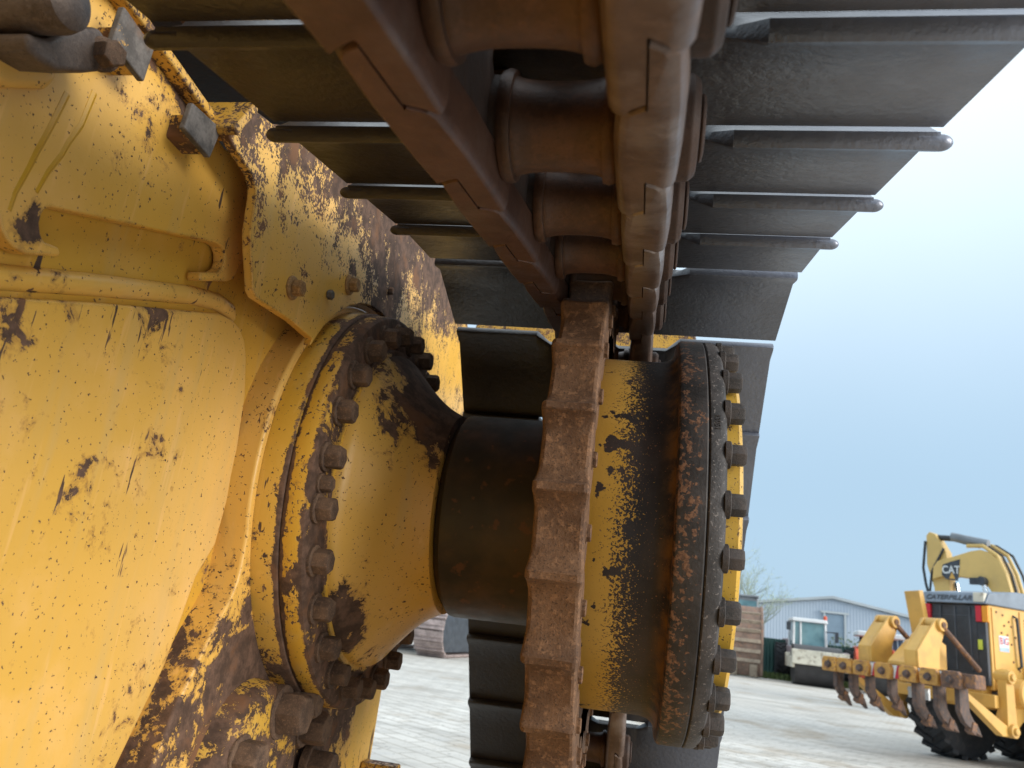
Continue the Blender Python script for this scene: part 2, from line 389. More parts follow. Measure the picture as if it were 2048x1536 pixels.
def track_point(L):
    """point and angle on the pitch line of the track, L metres along it"""
    t0 = D0*cos(INC-A0); c = Vector((SY, SZ))
    td = Vector((cos(INC), sin(INC))); nn = Vector((-sin(INC), cos(INC)))
    foot = c + nn*RP
    if L < t0: return foot + td*(L-t0)
    th = (L-t0)/RP
    if th < INC+DESC:
        a = pi/2+INC-th; return c + Vector((cos(a), sin(a)))*RP
    a = pi/2-DESC
    return c + Vector((cos(a), sin(a)))*RP + Vector((cos(DESC), -sin(DESC)))*(L-t0-RP*(INC+DESC))
def next_pin(L):
    p = track_point(L); lo, hi = L+.15, L+.26
    for _ in range(40):
        m = (lo+hi)/2
        if (track_point(m)-p).length < PITCH: lo = m
        else: hi = m
    return lo

XC = -.078
XL, XR = -.4225+.0, .2725         # tips of a shoe's lip
def make_shoe(tips=True):
    b = MB(); x0, x1 = -.413, .263
    def relief(x):
        f = 1.0
        for a, c in ((-.205, -.105), (-.055, .045)):
            if a < x < c: return 0.0
            if a-.028 < x <= a: f = min(f, (a-x)/.028)
            if c <= x < c+.028: f = min(f, (x-c)/.028)
        return f
    xs = [x0, x0+.004] + [x0+.01+i*(x1-x0-.02)/110 for i in range(111)] + [x1-.004, x1]
    for a, c in ((-.205, -.105), (-.055, .045)): xs += [a-.028, a-.014, a, a+.001, c-.001, c, c+.014, c+.028]
    xs = sorted(set(round(x, 4) for x in xs)); rings = []
    for x in xs:
        f = relief(x); w = .0012*sin(x*23)
        fe = .156 if tips else .170
        r = [(fe, .0645), (.05, .0642+w*.4), (-.010, .064), (-.018-.024*f, .064-.0185*f), (-.019-.030*f, .064-.0195*f), (-.019-.033*f, .066-.0165*f),
             (-.019-.032*f, .071-.0095*f), (-.018-.024*f, .074-.0085*f), (-.018, .0800), (-.012, .0865), (-.003, .0855), (.008, .078), (.05, .078), (.120, .078), (.126, .128), (.145, .130), (fe, .078)]
        rings.append([(x, t, n) for t, n in r])
    b.loft(rings)
    for s, xe in ((-1, x0), (1, x1)) if tips else ():     # rounded ends of the lip, wider than the plate
        prof = []
        for i in range(7):
            a = pi/2*i/6; prof.append((s*(.012*sin(a))+s*.0015, max(.0004, .0082*cos(a))))
        b.lathe([(-s*.02, .0082)]+prof, (xe, -.0440, .0535), 'x', 14)
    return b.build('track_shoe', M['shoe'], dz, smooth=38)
def make_link(side):
    """side -1: inner chain (towards the machine), +1: outer chain"""
    xi, xo = (XC-.047, XC-.094) if side < 0 else (XC+.047, XC+.094)     # inner and outer face of the rail
    xm = (xi+xo)/2
    def C(x, d): return x+side*d
    rail = MB()
    g = .0030; im, om = xm+(xi-xm)*.045, xm+(xo-xm)*.045
    ti0, ti1, to0, to1 = .030+g, .030+PITCH-g, -.046+g, -.046+PITCH-g
    def curve(t, sgn): return [(t+sgn*.004, 0), (t, .5), (t+sgn*.004, 1)]
    pl = [(xi-(xi-xm)*.22, ti0+.013), (xi-(xi-xm)*.06, ti0+.075), (xi, ti1-.04), (xi, ti1+.013), (xi+(xm-xi)*.4, ti1+.004), (im, ti1-.003), (im, to1-.001), (om, to1-.002), (xm+(xo-xm)*.55, to1+.004), (xo-(xo-xm)*.02, to1+.012), (xo, to1-.05), (xo-(xo-xm)*.05, to0+.07),
          (xo-(xo-xm)*.20, to0+.012), (xm+(xo-xm)*.55, to0+.004), (om, to0-.002), (om, ti0-.001), (im, ti0-.003), (xi+(xm-xi)*.4, ti0+.004)]
    # rail section: worn rounded top, grown up in three steps
    def ring(n, k):
        cx = xm; cy = PITCH/2
        return [(cx+(x-cx)*k, cy+(t-cy)*(1-(1-k)*.035), n) for x, t in pl]
    ringsN = [(-.024, 1.0), (-.046, 1.0), (-.0535, .95), (-.058, .82), (-.0605, .58)] if side > 0 else [(-.024, 1.0), (-.050, 1.0), (-.0565, .93), (-.0592, .86), (-.0602, .80)]
    rail.loft([ring(n, k) for n, k in ringsN])
    r_o = rail.build('track_link', M['rail'] if side < 0 else M['rail_out'], dz, smooth=32)
    bd = MB()
    # web under the rail
    web = [(.020, -.026), (PITCH-.020, -.026), (PITCH-.006, .02), (PITCH-.035, .040), (PITCH-.035, .063), (.030, .063), (.030, .040), (.006, .02)]
    bd.prism(web, 'x', C(xi, .006), C(xo, -.006))
    # bosses: pin end outboard at the start, bushing end inboard at the far end
    def disc(t, a, c, r): bd.lathe([(a, r-.005), (a+(c-a)*.15, r), (c-(c-a)*.15, r), (c, r-.005)], (0, t, 0), 'x', 28)
    disc(0, C(xm, -.001), C(xo, .014), .041); disc(PITCH, C(xi, -.010), C(xm, .001), .040)
    disc(0, C(xo, .014), C(xo, .019), .026)
    body = bd.build('link_body', M['link'], r_o, bevel=.004, smooth=35)
    return r_o, body
def make_bush():
    b = MB(); h = .047
    prof = [(-h, .036)]
    for i in range(13):
        u = -1+i/6; prof.append((u*(h-.009), .0352+.0045*abs(u)**3))
    prof.append((h, .036))
    b.lathe(prof, (XC, 0, 0), 'x', 40)
    for s in (-1, 1): b.lathe([(s*(h-.001), .043), (s*(h-.006), .045), (s*(h-.011), .0435), (s*(h-.012), .03)], (XC, 0, 0), 'x', 32)
    return b.build('track_bushing', M['bush'], dz, smooth=40)
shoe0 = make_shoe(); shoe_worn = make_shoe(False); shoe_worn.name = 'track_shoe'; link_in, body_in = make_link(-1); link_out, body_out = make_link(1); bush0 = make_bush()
L = .6097 - 9*PITCH; first = True
for k in range(30):
    L2 = next_pin(L); p, q = track_point(L), track_point(L2)
    if p.y < .30: break
    d = q-p; a = math.atan2(d.y, d.x)
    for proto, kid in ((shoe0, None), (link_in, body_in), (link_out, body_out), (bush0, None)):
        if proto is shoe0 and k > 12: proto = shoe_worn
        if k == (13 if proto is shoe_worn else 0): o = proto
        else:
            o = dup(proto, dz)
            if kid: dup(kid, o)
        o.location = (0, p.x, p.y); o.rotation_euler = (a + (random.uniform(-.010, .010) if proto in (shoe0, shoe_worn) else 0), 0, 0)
    L = L2

# unseen ground shoes and roller frame between the runs, added to block bounce light
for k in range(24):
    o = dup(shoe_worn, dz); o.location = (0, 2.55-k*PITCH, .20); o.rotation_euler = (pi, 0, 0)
b = MB(); b.prism([(-2.6, .32), (2.0, .32), (2.25, .45), (2.0, .62), (-2.6, .66)], 'x', -.30, .14); b.build('unseen_roller_frame', M['case'], dz, bevel=.02)
# --- sprocket
def teeth():
    N = 25; st = 2*pi/N; ph = rad(5.9); pts = []
    for i in range(N):
        c = ph+i*st
        for u, r in ((-.5, .4015), (-.40, .4020), (-.31, .4036), (-.23, .4064), (-.16, .4106), (-.105, .4160), (-.066, .4220), (-.056, .4252), (-.040, .4268), (.040, .4268), (.056, .4252), (.066, .4220), (.105, .4160), (.16, .4106), (.23, .4064), (.31, .4036), (.40, .4020)):
            pts.append((c+u*st, r, max(0, 1-abs(u)/.22)))
    return pts
b = MB(); u0 = Vector((-cos(A0), -sin(A0))); v0 = Vector((-sin(A0), cos(A0)))
rings = []; tp = teeth()
def spro(x, dr, wide, edge=0):
    r_ = []
    for th, r, tip in tp:
        q = Vector((SY, SZ)) + (u0*cos(th)+v0*sin(th))*(r-dr)
        xx = -.0895 + x*(.0325+.0032*tip*wide)
        r_.append((xx, q.x, q.y))
    return r_
rings = [spro(-1, .07, 0), spro(-1, .006, 1), spro(-.93, .0015, 1), spro(-.82, 0, 1), spro(-.3, .0012, 1), spro(.3, .0012, 1), spro(.82, 0, 1), spro(.93, .0015, 1), spro(1, .006, 1), spro(1, .07, 0)]
b.loft(rings, caps=False)
spr = b.build('drive_sprocket', M['sprocket'], dz, smooth=24)
b = MB(); b.lathe([(-.030, .17), (-.030, .30), (-.022, .345), (-.020, .365), (.020, .365), (.022, .345), (.026, .29), (.026, .17)], (-.0895, SY, SZ), 'x', 96, caps=False)
b.build('sprocket_disc', M['sprocket'], spr, smooth=35)
nut = None
for i in range(25):
    th = rad(5.9+7.2)+i*2*pi/25; q = Vector((SY, SZ))+(u0*cos(th)+v0*sin(th))*.374
    if nut is None: nut = MB().hexbolt((0,0,0), (1,0,0), .011, .007).build('segment_nut', M['sprocket'], spr, smooth=30); o = nut
    else: o = dup(nut, spr)
    o.location = (-.0575, q.x, q.y); o.rotation_euler = (random.random(), 0, 0)

# --- axle seal drum, outer hub and its bolted flange
b = MB(); b.lathe([(-.309, .150), (-.3085, .160), (-.300, .168), (-.2965, .1745), (-.29, .1760), (-.2, .1760), (-.098, .1760)], (0, SY, SZ), 'x', 96)
b.build('seal_drum', M['seal'], dz, smooth=35)
b = MB(); b.lathe([(-.066, .20), (-.066, .288), (-.062, .291), (.0, .2905), (.028, .2905), (.040, .293), (.048, .299), (.053, .308), (.0555, .318)], (0, SY, SZ), 'x', 128)
hub = b.build('wheel_hub', M['hub'], dz, smooth=40)
b = MB(); b.lathe([(.052, .26), (.0535, .321), (.0555, .3255), (.060, .328), (.0915, .328), (.0935, .3262), (.0935, .26)], (0, SY, SZ), 'x', 144)
fl = b.build('hub_flange', M['rim'], dz, smooth=35)
b = MB(); b.lathe([(.0945, .26), (.0945, .3262), (.0965, .328), (.109, .3275), (.115, .3245), (.1185, .318), (.1195, .29)], (0, SY, SZ), 'x', 144)
ring2 = b.build('cover_ring', M['rim2'], dz, smooth=35)
b = MB(); b.lathe([(.110, .2925), (.138, .2925), (.143, .288), (.146, .27), (.152, .15), (.158, .02)], (0, SY, SZ), 'x', 128)
b.build('cover_plate', M['cover'], ring2, smooth=35)
proto = None
for i in range(28):
    th = rad(8.3)+i*2*pi/28; q = Vector((SY, SZ))+(u0*cos(th)+v0*sin(th))*.3105
    if proto is None:
        proto = MB().hexbolt((0,0,0), (1,0,0), .0155, .025).build('flange_bolt', M['dbolt'], ring2, bevel=.0014, smooth=30); o = proto
    else: o = dup(proto, ring2)
    o.location = (.1190, q.x, q.y); o.rotation_euler = (random.uniform(0, 1.05), 0, 0)
text_obj('13061', .0105, M['rim'], ring2, 'stamped_number',
         Matrix.Translation((.105, 0, 0)) @ Matrix.Translation((0, SY, SZ)) @ Matrix.Rotation(rad(-21.5), 4, 'X') @ Matrix.Translation((0, -.3278, 0)) @ Matrix.Rotation(rad(90), 4, 'X') @ Matrix.Rotation(rad(-90), 4, 'Z'), .0007)

# --- final drive housing on the machine's side
b = MB(); b.lathe([(-.60, .30), (-.519, .347), (-.484, .347), (-.4805, .3455), (-.4795, .343)], (0, SY, SZ), 'x', 144)
fd = b.build('final_drive_flange', M['flange'], dz, smooth=30)
b = MB(); b.lathe([(-.482, .30), (-.4785, .3425), (-.475, .3440), (-.452, .3425), (-.4465, .3395), (-.4445, .333), (-.4440, .288), (-.4435, .284), (-.439, .2825), (-.4375, .278), (-.437, .2)], (0, SY, SZ), 'x', 144)
fr = b.build('bolt_ring', M['flange'], dz, smooth=30)
prof = [(-.452, .2745), (-.438, .2745), (-.430, .2725), (-.424, .268), (-.418, .261), (-.408, .249), (-.396, .236), (-.382, .221), (-.368, .2075), (-.354, .196), (-.342, .1875), (-.330, .181), (-.322, .177), (-.316, .1745), (-.312, .1735), (-.3105, .170), (-.3105, .14)]
b = MB(); b.lathe(prof, (0, SY, SZ), 'x', 128)
cone = b.build('final_drive_cone', M['cone'], dz, smooth=40)
proto = None
for i in range(26):
    th = rad(189)+i*2*pi/26; q = Vector((SY, SZ))+Vector((cos(th), sin(th)))*.309
    if proto is None:
        proto = MB().hexbolt((0,0,0), (1,0,0), .0185, .028).build('flange_bolt', M['bolt'], fr, bevel=.002, smooth=30); o = proto
    else: o = dup(proto, fr)
    o.location = (-.4445, q.x, q.y); o.rotation_euler = (random.uniform(0, 1.05), 0, 0)
th = rad(182.5); q = Vector((SY, SZ))+Vector((cos(th), sin(th)))*.309
o = MB().hexbolt((0,0,0), (1,0,0), .0125, .020).build('dowel_bolt', M['bolt'], fr, bevel=.002, smooth=30); o.location = (-.4445, q.x, q.y)

# --- side of the machine
b = MB(); b.prism([(-2.6, .35), (1.77, .35), (1.77, 1.36), (1.95, 1.70), (1.75, 1.86), (.80, 1.735), (.55, 1.738), (.42, 1.70), (-2.6, .95)], 'x', -1.9, -.565)
case = b.build('machine_side', M['case'], dz, smooth=30)
panel = [(-1.6, .62), (-1.6, .62+.01), (.20, 1.287), (.46, 1.387), (.547, 1.416), (.663, 1.461), (.878, 1.539), (.908, 1.5435), (.932, 1.540), (.952, 1.528), (.966, 1.508), (.985, 1.459), (1.002, 1.339), (.993, 1.248), (.963, 1.203), (.938, 1.096), (.885, .989), (.80, .80), (-1.6, .40)]
b = MB(); b.prism(panel, 'x', -.58, -.555); b.build('side_panel', M['panel'], dz, bevel=.004, seg=3)
ridge = [(-1.0, .838), (.20, 1.292), (.453, 1.393), (.538, 1.424), (.652, 1.469), (.819, 1.532), (.876, 1.5475), (.905, 1.5485), (.930, 1.546)]
b = MB(); b.tube([(-.5655-(.012 if i == len(ridge)-1 else 0), y, z+.007) for i, (y, z) in enumerate(ridge)], .012, 14); b.build('weld_ridge', M['panel'], dz, smooth=50)
boss = [(1.60, 1.60)] + [(SY+.358*cos(rad(a_)), SZ+.358*sin(rad(a_))) for a_ in range(100, 198, 4)] + [(1.008, 1.222), (1.006, 1.205), (.997, 1.180), (.968, 1.138), (.925, 1.060), (.905, 1.007), (.87, .90), (.78, .65), (.78, .60), (1.60, .60)]
b = MB(); b.prism(boss, 'x', -.585, -.519); b.build('drive_boss', M['boss'], dz, bevel=.006, seg=3)
low = [(1.13, .50), (1.745, .50), (1.770, 1.004), (1.775, 1.08), (1.13, 1.08)]
b = MB(); b.prism(low, 'x', -.560, -.5235); b.build('lower_plate', M['lowplate'], dz, bevel=.003)
b = MB(); b.box((-.485, 1.715, .855), (.075, .045, .05)); b.build('rusty_bracket', M['bar'], dz, bevel=.004)
# pivot ear with its bolts
b = MB(); b.lathe([(-.55, .135), (-.497, .128), (-.486, .120), (-.482, .108), (-.482, .02)], (0, 1.115, .945), 'x', 64)
b.prism([(1.0, .55), (1.0, .95), (1.08, 1.045), (1.16, 1.062), (1.245, 1.02), (1.30, .93), (1.30, .55)], 'x', -.55, -.512)
ear = b.build('pivot_ear', M['ear'], dz, bevel=.008, seg=3)
for y, z, r, h, rot in ((1.145, 1.032, .031, .045, .2), (1.212, 1.040, .022, .036, .5), (1.285, .996, .027, .046, .9), (1.040, .985, .026, .036, .3), (1.345, .930, .027, .046, .1)):
    o = MB().hexbolt((0,0,0), (1,0,0), r, h).build('ear_bolt', M['bolt'], ear, bevel=.003, smooth=30)
    o.location = (-.488 if y < 1.25 else -.505, y, z); o.rotation_euler = (rot, 0, 0)

# upper guard: a plate in two leaves with hooked slots
up = [(-.9, .93), (-.9, 1.14), (.349, 1.611), (.452, 1.726), (.562, 1.746), (.784, 1.728), (.822, 1.742), (.850, 1.737), (.866, 1.726), (.880, 1.711), (.886, 1.699), (.892, 1.684), (.894, 1.666), (.8925, 1.648), (.887, 1.632), (.882, 1.618), (.875, 1.598), (.868, 1.585), (.858, 1.577), (.80, 1.550), (.796, 1.560), (.831, 1.577), (.840, 1.586), (.842, 1.597), (.838, 1.606), (.829, 1.611), (.816, 1.610), (.557, 1.510), (.551, 1.505), (.5495, 1.498), (.550, 1.490), (.5545, 1.482), (.561, 1.4775), (.579, 1.481), (.584, 1.474), (.547, 1.457), (.533, 1.4565), (.523, 1.459), (.514, 1.465), (.508, 1.474), (.490, 1.487), (.43, 1.463)]
b = MB(); b.prism(up, 'x', -.562, -.543); ug = b.build('upper_guard', M['upper'], dz, bevel=.003, seg=3)
for pts in ([(.563, 1.640), (.561, 1.615), (.560, 1.601), (.552, 1.575), (.549, 1.560), (.541, 1.538), (.536, 1.513)], [(.534, 1.616), (.531, 1.592), (.528, 1.572), (.523, 1.545), (.521, 1.529), (.516, 1.501), (.516, 1.483)]):
    b = MB(); b.tube([(-.5461, y, z) for y, z in pts], .0050, 8, .0040); b.build('paint_drip', M['drip'], ug)
b = MB(); b.prism([(.482, 1.728), (.548, 1.748), (.770, 1.733), (.760, 1.722), (.738, 1.722), (.542, 1.735), (.49, 1.718)], 'x', -.60, -.524); b.build('guard_edge_bar', M['bar'], dz, bevel=.003)
for pts in ([(.532, 1.714), (.584, 1.709), (.583, 1.668), (.531, 1.672)], [(.660, 1.703), (.721, 1.712), (.713, 1.667), (.657, 1.668)]):
    b = MB(); b.prism(pts, 'x', -.518, -.510); o = b.build('guard_tab', M['greysteel'], dz, bevel=.002)
    c = (sum(p[0] for p in pts)/4, sum(p[1] for p in pts)/4)
    b = MB(); b.box((-.532, c[0]+.004, c[1]-.004), (.03, .036, .030)); b.build('tab_spacer', M['bar'], o, bevel=.003)
# clamp with a pin at the top of the guard
b = MB(); b.lathe([(-.60, .026), (-.482, .026), (-.472, .023), (-.467, .014)], (0, .440, 1.632), 'x', 32); cl = b.build('clamp_pin', M['pinsteel'], dz, smooth=35)
b = MB(); b.prism([(.436, 1.598), (.440, 1.588), (.450, 1.584), (.472, 1.590), (.500, 1.611), (.518, 1.628), (.522, 1.640), (.516, 1.654), (.500, 1.660), (.488, 1.650), (.472, 1.632), (.455, 1.608), (.445, 1.602)], 'x', -.560, -.496); b.build('clamp_bracket', M['pinsteel'], cl, bevel=.006, seg=3)
o = MB().hexbolt((0,0,0), (1,-.35,-.25), .0125, .022).build('clamp_bolt', M['bolt'], cl, bevel=.002); o.location = (-.497, .511, 1.640)
b = MB(); b.prism([(.38, 1.545), (.42, 1.548), (.47, 1.572), (.505, 1.598), (.512, 1.612), (.50, 1.625), (.44, 1.60)], 'x', -.556, -.532); b.build('clamp_pad', M['upper'], cl, bevel=.008, seg=3)

# sprocket guard plate
gd = [(.712, 1.706), (.742, 1.764), (.806, 1.782), (.90, 1.84), (1.052, 1.905), (1.31, 1.985), (1.609, 2.06), (1.72, 2.075), (1.85, 2.05), (1.98, 1.99), (2.09, 1.90), (2.16, 1.80), (2.20, 1.69), (2.18, 1.60), (2.10, 1.56), (1.80, 1.545), (1.702, 1.548)]
cx, cz, rr = SY, SZ, .364
for i in range(15):
    a = rad(27 + (148-27)*i/14); gd.append((cx+rr*cos(a), cz+rr*sin(a)))
gd += [(1.044, 1.5700), (.969, 1.5685), (.862, 1.557), (.850, 1.562), (.820, 1.612), (.8135, 1.625), (.806, 1.675), (.802, 1.683), (.788, 1.693), (.74, 1.699)]
b = MB(); b.prism(gd, 'x', -.513, -.500); gp = b.build('sprocket_guard', M['guard'], dz, bevel=.0025, seg=3)
b = MB(); b.box((-.535, .727, 1.732), (.10, .012, .064), Matrix.Rotation(rad(-27), 3, 'X')); b.build('guard_lip', M['bar'], gp, bevel=.003)
b = MB(); b.prism([(.90, 1.838), (1.052, 1.903), (1.31, 1.983), (1.609, 2.058), (1.609, 2.046), (1.31, 1.971), (1.052, 1.891), (.905, 1.828)], 'x', -.60, -.513); b.build('guard_top_flange', M['guard'], gp)
for y, z in ((.9465, 1.6105), (1.138, 1.704)):
    b = MB(); b.lathe([(0, .0175), (.004, .0175), (.0055, .015)], (0,0,0), 'x', 28); b.hexbolt((.004,0,0), (1,0,0), .0125, .015, .4, False)
    o = b.build('guard_bolt', M['gbolt'], gp, bevel=.0015); o.location = (-.5005, y, z)
for y, z in ((1.065, 1.653), (1.33, 1.78)):
    o = MB().hexbolt((0,0,0), (1,0,0), .008, .010, .1, False).build('guard_stud', M['greysteel'], gp, bevel=.001); o.location = (-.5, y, z)
# what stands above and behind the track
b = MB(); b.prism([(-1.2, 1.36), (1.5, 2.06), (1.5, 2.12), (-1.2, 1.42)], 'x', -1.9, -.46); b.build('deck_plate', M['link'], dz, bevel=.004)
b = MB(); b.prism([(.55, 1.79), (.80, 1.85), (.90, 1.90), (.72, 1.86)], 'x', -.56, -.50); b.prism([(.66, 1.80), (.73, 1.83), (.73, 1.86), (.64, 1.83)], 'x', -.50, -.46); b.build('deck_bracket', M['bar'], dz, bevel=.004)
b = MB(); b.box((-.20, 2.42, 2.02), (.72, .16, .20)); b.build('rear_cross_beam', M['bar'], dz, bevel=.01)

# ---------------------------------------------------------------- the yard
def struct(name, mb, mat):
    o = mb.build(name, mat, smooth=0); o['kind'] = 'structure'; return o
b = MB(); b.quad([(-900, -900, 0), (900, -900, 0), (900, 900, 0), (-900, 900, 0)]); struct('ground', b, M['ground'])

# grass strip along the yard's edge
b = MB(); rg = random.Random(3)
for i in range(9000):
    x = rg.uniform(-16, 22); y = 33.9 + rg.uniform(0, 1.2) - (x-5)*.02; h = rg.uniform(.10, .26); a = rg.uniform(0, pi); w = .03
    b.quad([(x-w*cos(a), y-w*sin(a), 0), (x+w*cos(a), y+w*sin(a), 0), (x+rg.uniform(-.05, .05)+.005, y+rg.uniform(-.05, .05), h), (x+rg.uniform(-.05, .05)-.005, y, h)])
o = b.build('grass', M['grassm'], smooth=0); o['kind'] = 'stuff'; o['label'] = 'strip of short green grass along the fence at the yard edge'

# green fence
fn = empty('fence', (4, 35.6, 0), rad(-1), 'dark green corrugated metal fence along the far edge of the yard', 'fence')
b = MB(); b.box((0, 0, .80), (44, .05, 1.55)); b.build('fence_sheet', M['corr'], fn)
for i in range(16):
    b = MB(); b.box((-21+i*2.8, .08, .85), (.08, .08, 1.7)); b.build('fence_post', M['darkblue'], fn)

# warehouse
wh = empty('warehouse', (13.75, 57.0, 0), rad(-6), 'large pale blue-grey metal warehouse with a low gable roof and tall grey shutter door', 'warehouse')
W2, HE, HR, LEN = 13.0, 2.7, 4.80, 40
b = MB(); b.prism([(-W2, 0), (W2, 0), (W2, HE), (0, HR), (-W2, HE)], 'y', 0, LEN); b.build('wall', M['clad'], wh, smooth=0)
b = MB()
for s in (-1, 1): b.prism([(0, HR+.03), (s*(W2+.3), HE-.007), (s*(W2+.3), HE+.17), (0, HR+.21)], 'y', -.25, LEN+.25)
b.build('roof', M['roof'], wh, smooth=0)
b = MB(); b.box((.1, -.05, 1.9), (1.15, .08, 3.8)); dr = b.build('shutter_door', M['shutter'], wh)
b = MB(); b.box((-.55, -.09, 1.93), (.12, .14, 3.86)); b.box((.75, -.09, 1.93), (.12, .14, 3.86)); b.box((.1, -.10, 3.92), (1.8, .16, .14)); b.build('door_frame', M['roof'], dr)

# bare tree
def tree(root, seed, H, spread, depth=5):
    r = random.Random(seed); tb = MB(); lf = MB(); tips = []
    def grow(p, d, length, rad_, lv):
        n = 4; pts = [p]; q = p.copy(); dd = d.copy()
        for i in range(n):
            dd = (dd + Vector((r.uniform(-1,1), r.uniform(-1,1), r.uniform(-.5,1)))*.13).normalized(); q = q + dd*length/n; pts.append(q.copy())
        tb.tube(pts, rad_, 5 if lv > 1 else 8, rad_*.55)
        if lv >= depth-1: tips.append(pts)
        if lv < depth:
            for i in range(3 if lv else 6):
                k = r.randint(1, n); a = r.uniform(0, 2*pi); tilt = r.uniform(.35, .9)
                u = dd.orthogonal().normalized(); v = dd.cross(u)
                nd = (dd*cos(tilt)+(u*cos(a)+v*sin(a))*sin(tilt)+Vector((0,0,.12))).normalized()
                grow(pts[k], nd, length*r.uniform(.55, .8)*spread, rad_*.5, lv+1)
    grow(Vector((0,0,0)), Vector((.03,0,1)), H*.42, H*.0155, 0)
    tb.build('trunk', M['twig'], root, smooth=60)
    for pts in tips:
        for k in range(2):
            p = pts[r.randint(1, 4)] + Vector((r.uniform(-1,1), r.uniform(-1,1), r.uniform(-1,1)))*.05
            s = r.uniform(.02, .04); u = Vector((r.uniform(-1,1), r.uniform(-1,1), r.uniform(-1,1))).normalized(); v = u.orthogonal().normalized()
            lf.quad([p-u*s, p+v*s*.6, p+u*s, p-v*s*.6])
    lf.build('crown', M['leaf'], root, smooth=0)
t = empty('bare_tree', (5.75, 38.5, 0), 0, 'thin bare tree with pale spring twigs behind the green fence', 'tree'); tree(t, 11, 5.7, 1.04)

# bushes behind the rollers
def bush(name, x, y, w, h, seed, label):
    r = random.Random(seed); root = empty(name, (x, y, 0), 0, label, 'bush', 'bushes behind the rollers'); lf = MB(); st = MB()
    for i in range(26):
        a = r.uniform(0, 2*pi); k = r.uniform(.2, 1); top = Vector((cos(a)*w*.5*k, sin(a)*w*.4*k, h*r.uniform(.6, 1.05)*(1-.35*k*k)))
        st.tube([(0,0,0), top*.5+Vector((0,0,.1)), top], .02, 4, .006)
        for j in range(46):
            u_ = r.uniform(.35, 1); p = top*u_ + Vector((r.gauss(0,1), r.gauss(0,1), r.gauss(0,.8)))*.16
            s = r.uniform(.04, .085); u = Vector((r.uniform(-1,1), r.uniform(-1,1), r.uniform(-.6,1))).normalized(); v = u.orthogonal().normalized()
            lf.quad([p-u*s, p+v*s*.55, p+u*s, p-v*s*.55])
    st.build('stem', M['twig'], root); lf.build('foliage', M['bushleaf'], root, smooth=0)
bush('bush', 9.3, 36.6, 2.0, 2.15, 1, 'green bush rising just right of the white roller cab')
bush('bush', 11.0, 36.4, 2.2, 2.1, 2, 'green bush behind the orange roller canopy')
bush('bush', 12.9, 36.5, 2.2, 2.0, 5, 'green bush farther right, partly behind the grader ripper')

def wheel(parent, c, r, w, rimmat, lugs=22, axis='x'):
    b = MB(); b.lathe([(-w/2, r*.62), (-w/2*.98, r*.86), (-w/2*.82, r*.965), (-w*.25, r*.985), (w*.25, r*.985), (w/2*.82, r*.965), (w/2*.98, r*.86), (w/2, r*.62)], c, 'x', 48)
    for i in range(lugs):
        for s in (-1, 1):
            a = 2*pi*(i+(.5 if s > 0 else 0))/lugs
            Mx = Matrix.Rotation(a, 3, 'X') @ Matrix.Rotation(s*.62, 3, 'Z')
            o = Matrix.Rotation(a, 3, 'X') @ Vector((s*w*.24, 0, r*.985)); b.box(Vector(c)+o, (w*.50, r*.115, r*.085), Mx)
    ty = b.build('tyre', M['tyre'], parent, bevel=.006, smooth=40)
    b = MB(); b.lathe([(-w*.46, r*.60), (-w*.42, r*.55), (-w*.2, r*.5), (-w*.18, r*.2), (-w*.3, r*.16), (w*.3, r*.16), (w*.18, r*.2), (w*.2, r*.5), (w*.42, r*.55), (w*.46, r*.60)], c, 'x', 40)
    b.build('rim', rimmat, ty, smooth=35)

# --- motor grader with a rear ripper
gr = empty('motor_grader', (3.5715, 11.543, 0), rad(-54.52), 'yellow motor grader seen from behind with a seven-shank ripper raised, beside the bulldozer track', 'grader')
BZ = 1.075
b = MB(); b.box((0, .04, BZ), (2.26, .22, .17)); rb = b.build('ripper_beam', M['brust'], gr, bevel=.02)
for x in (-.265, .09, .42, .72):
    b = MB(); b.prism([(x-.045, BZ-.082), (x+.005, BZ-.082), (x+.045, BZ+.082), (x-.005, BZ+.082)], 'y', -.0745, -.069); b.build('red_marking', M['red'], rb)
for x in (-.265, .09, .42, .72):
    b = MB(); b.prism([(x-.10, BZ-.082), (x-.049, BZ-.082), (x-.009, BZ+.082), (x-.09, BZ+.082)], 'y', -.0745, -.069); b.build('white_marking', M['white'], rb)
for i, x in enumerate((-.967, -.708, -.437, -.092, .278, .572, .864)):
    b = MB(); b.prism([(x-.12, BZ-.10), (x+.12, BZ-.10), (x+.13, BZ+.03), (x+.10, BZ+.10), (x-.10, BZ+.10), (x-.13, BZ+.03)], 'y', -.15, -.07)
    sk = b.build('shank_socket', M['wornpaint'] if i < 6 else M['brust'], gr, bevel=.015)
    MB().hexbolt((x, -.15, BZ-.005), (0,-1,0), .042, .05, .3).build('socket_bolt', M['shank'], sk)
    if i < 4: side = [(-.02, BZ-.09), (-.02, BZ-.29), (.04, BZ-.38), (.13, BZ-.44), (.30, BZ-.55), (.24, BZ-.42), (.16, BZ-.33), (.12, BZ-.27), (.12, BZ-.09)]
    else: side = [(-.03, BZ-.09), (-.03, BZ-.36), (.06, BZ-.49), (.20, BZ-.57), (.38, BZ-.64), (.32, BZ-.53), (.22, BZ-.44), (.16, BZ-.36), (.15, BZ-.09)]
    b = MB(); b.prism(side, 'x', x-.034, x+.034); s_ = b.build('ripper_shank', M['shank'], gr, bevel=.01)
    b = MB(); p = side[3]; b.prism([(p[0]-.05, p[1]-.01), (p[0]+.0, p[1]+.10), (p[0]+.07, p[1]+.08), (p[0]+.03, p[1]-.05)], 'x', x-.048, x+.048); b.build('tooth_adapter', M['brust'], s_)
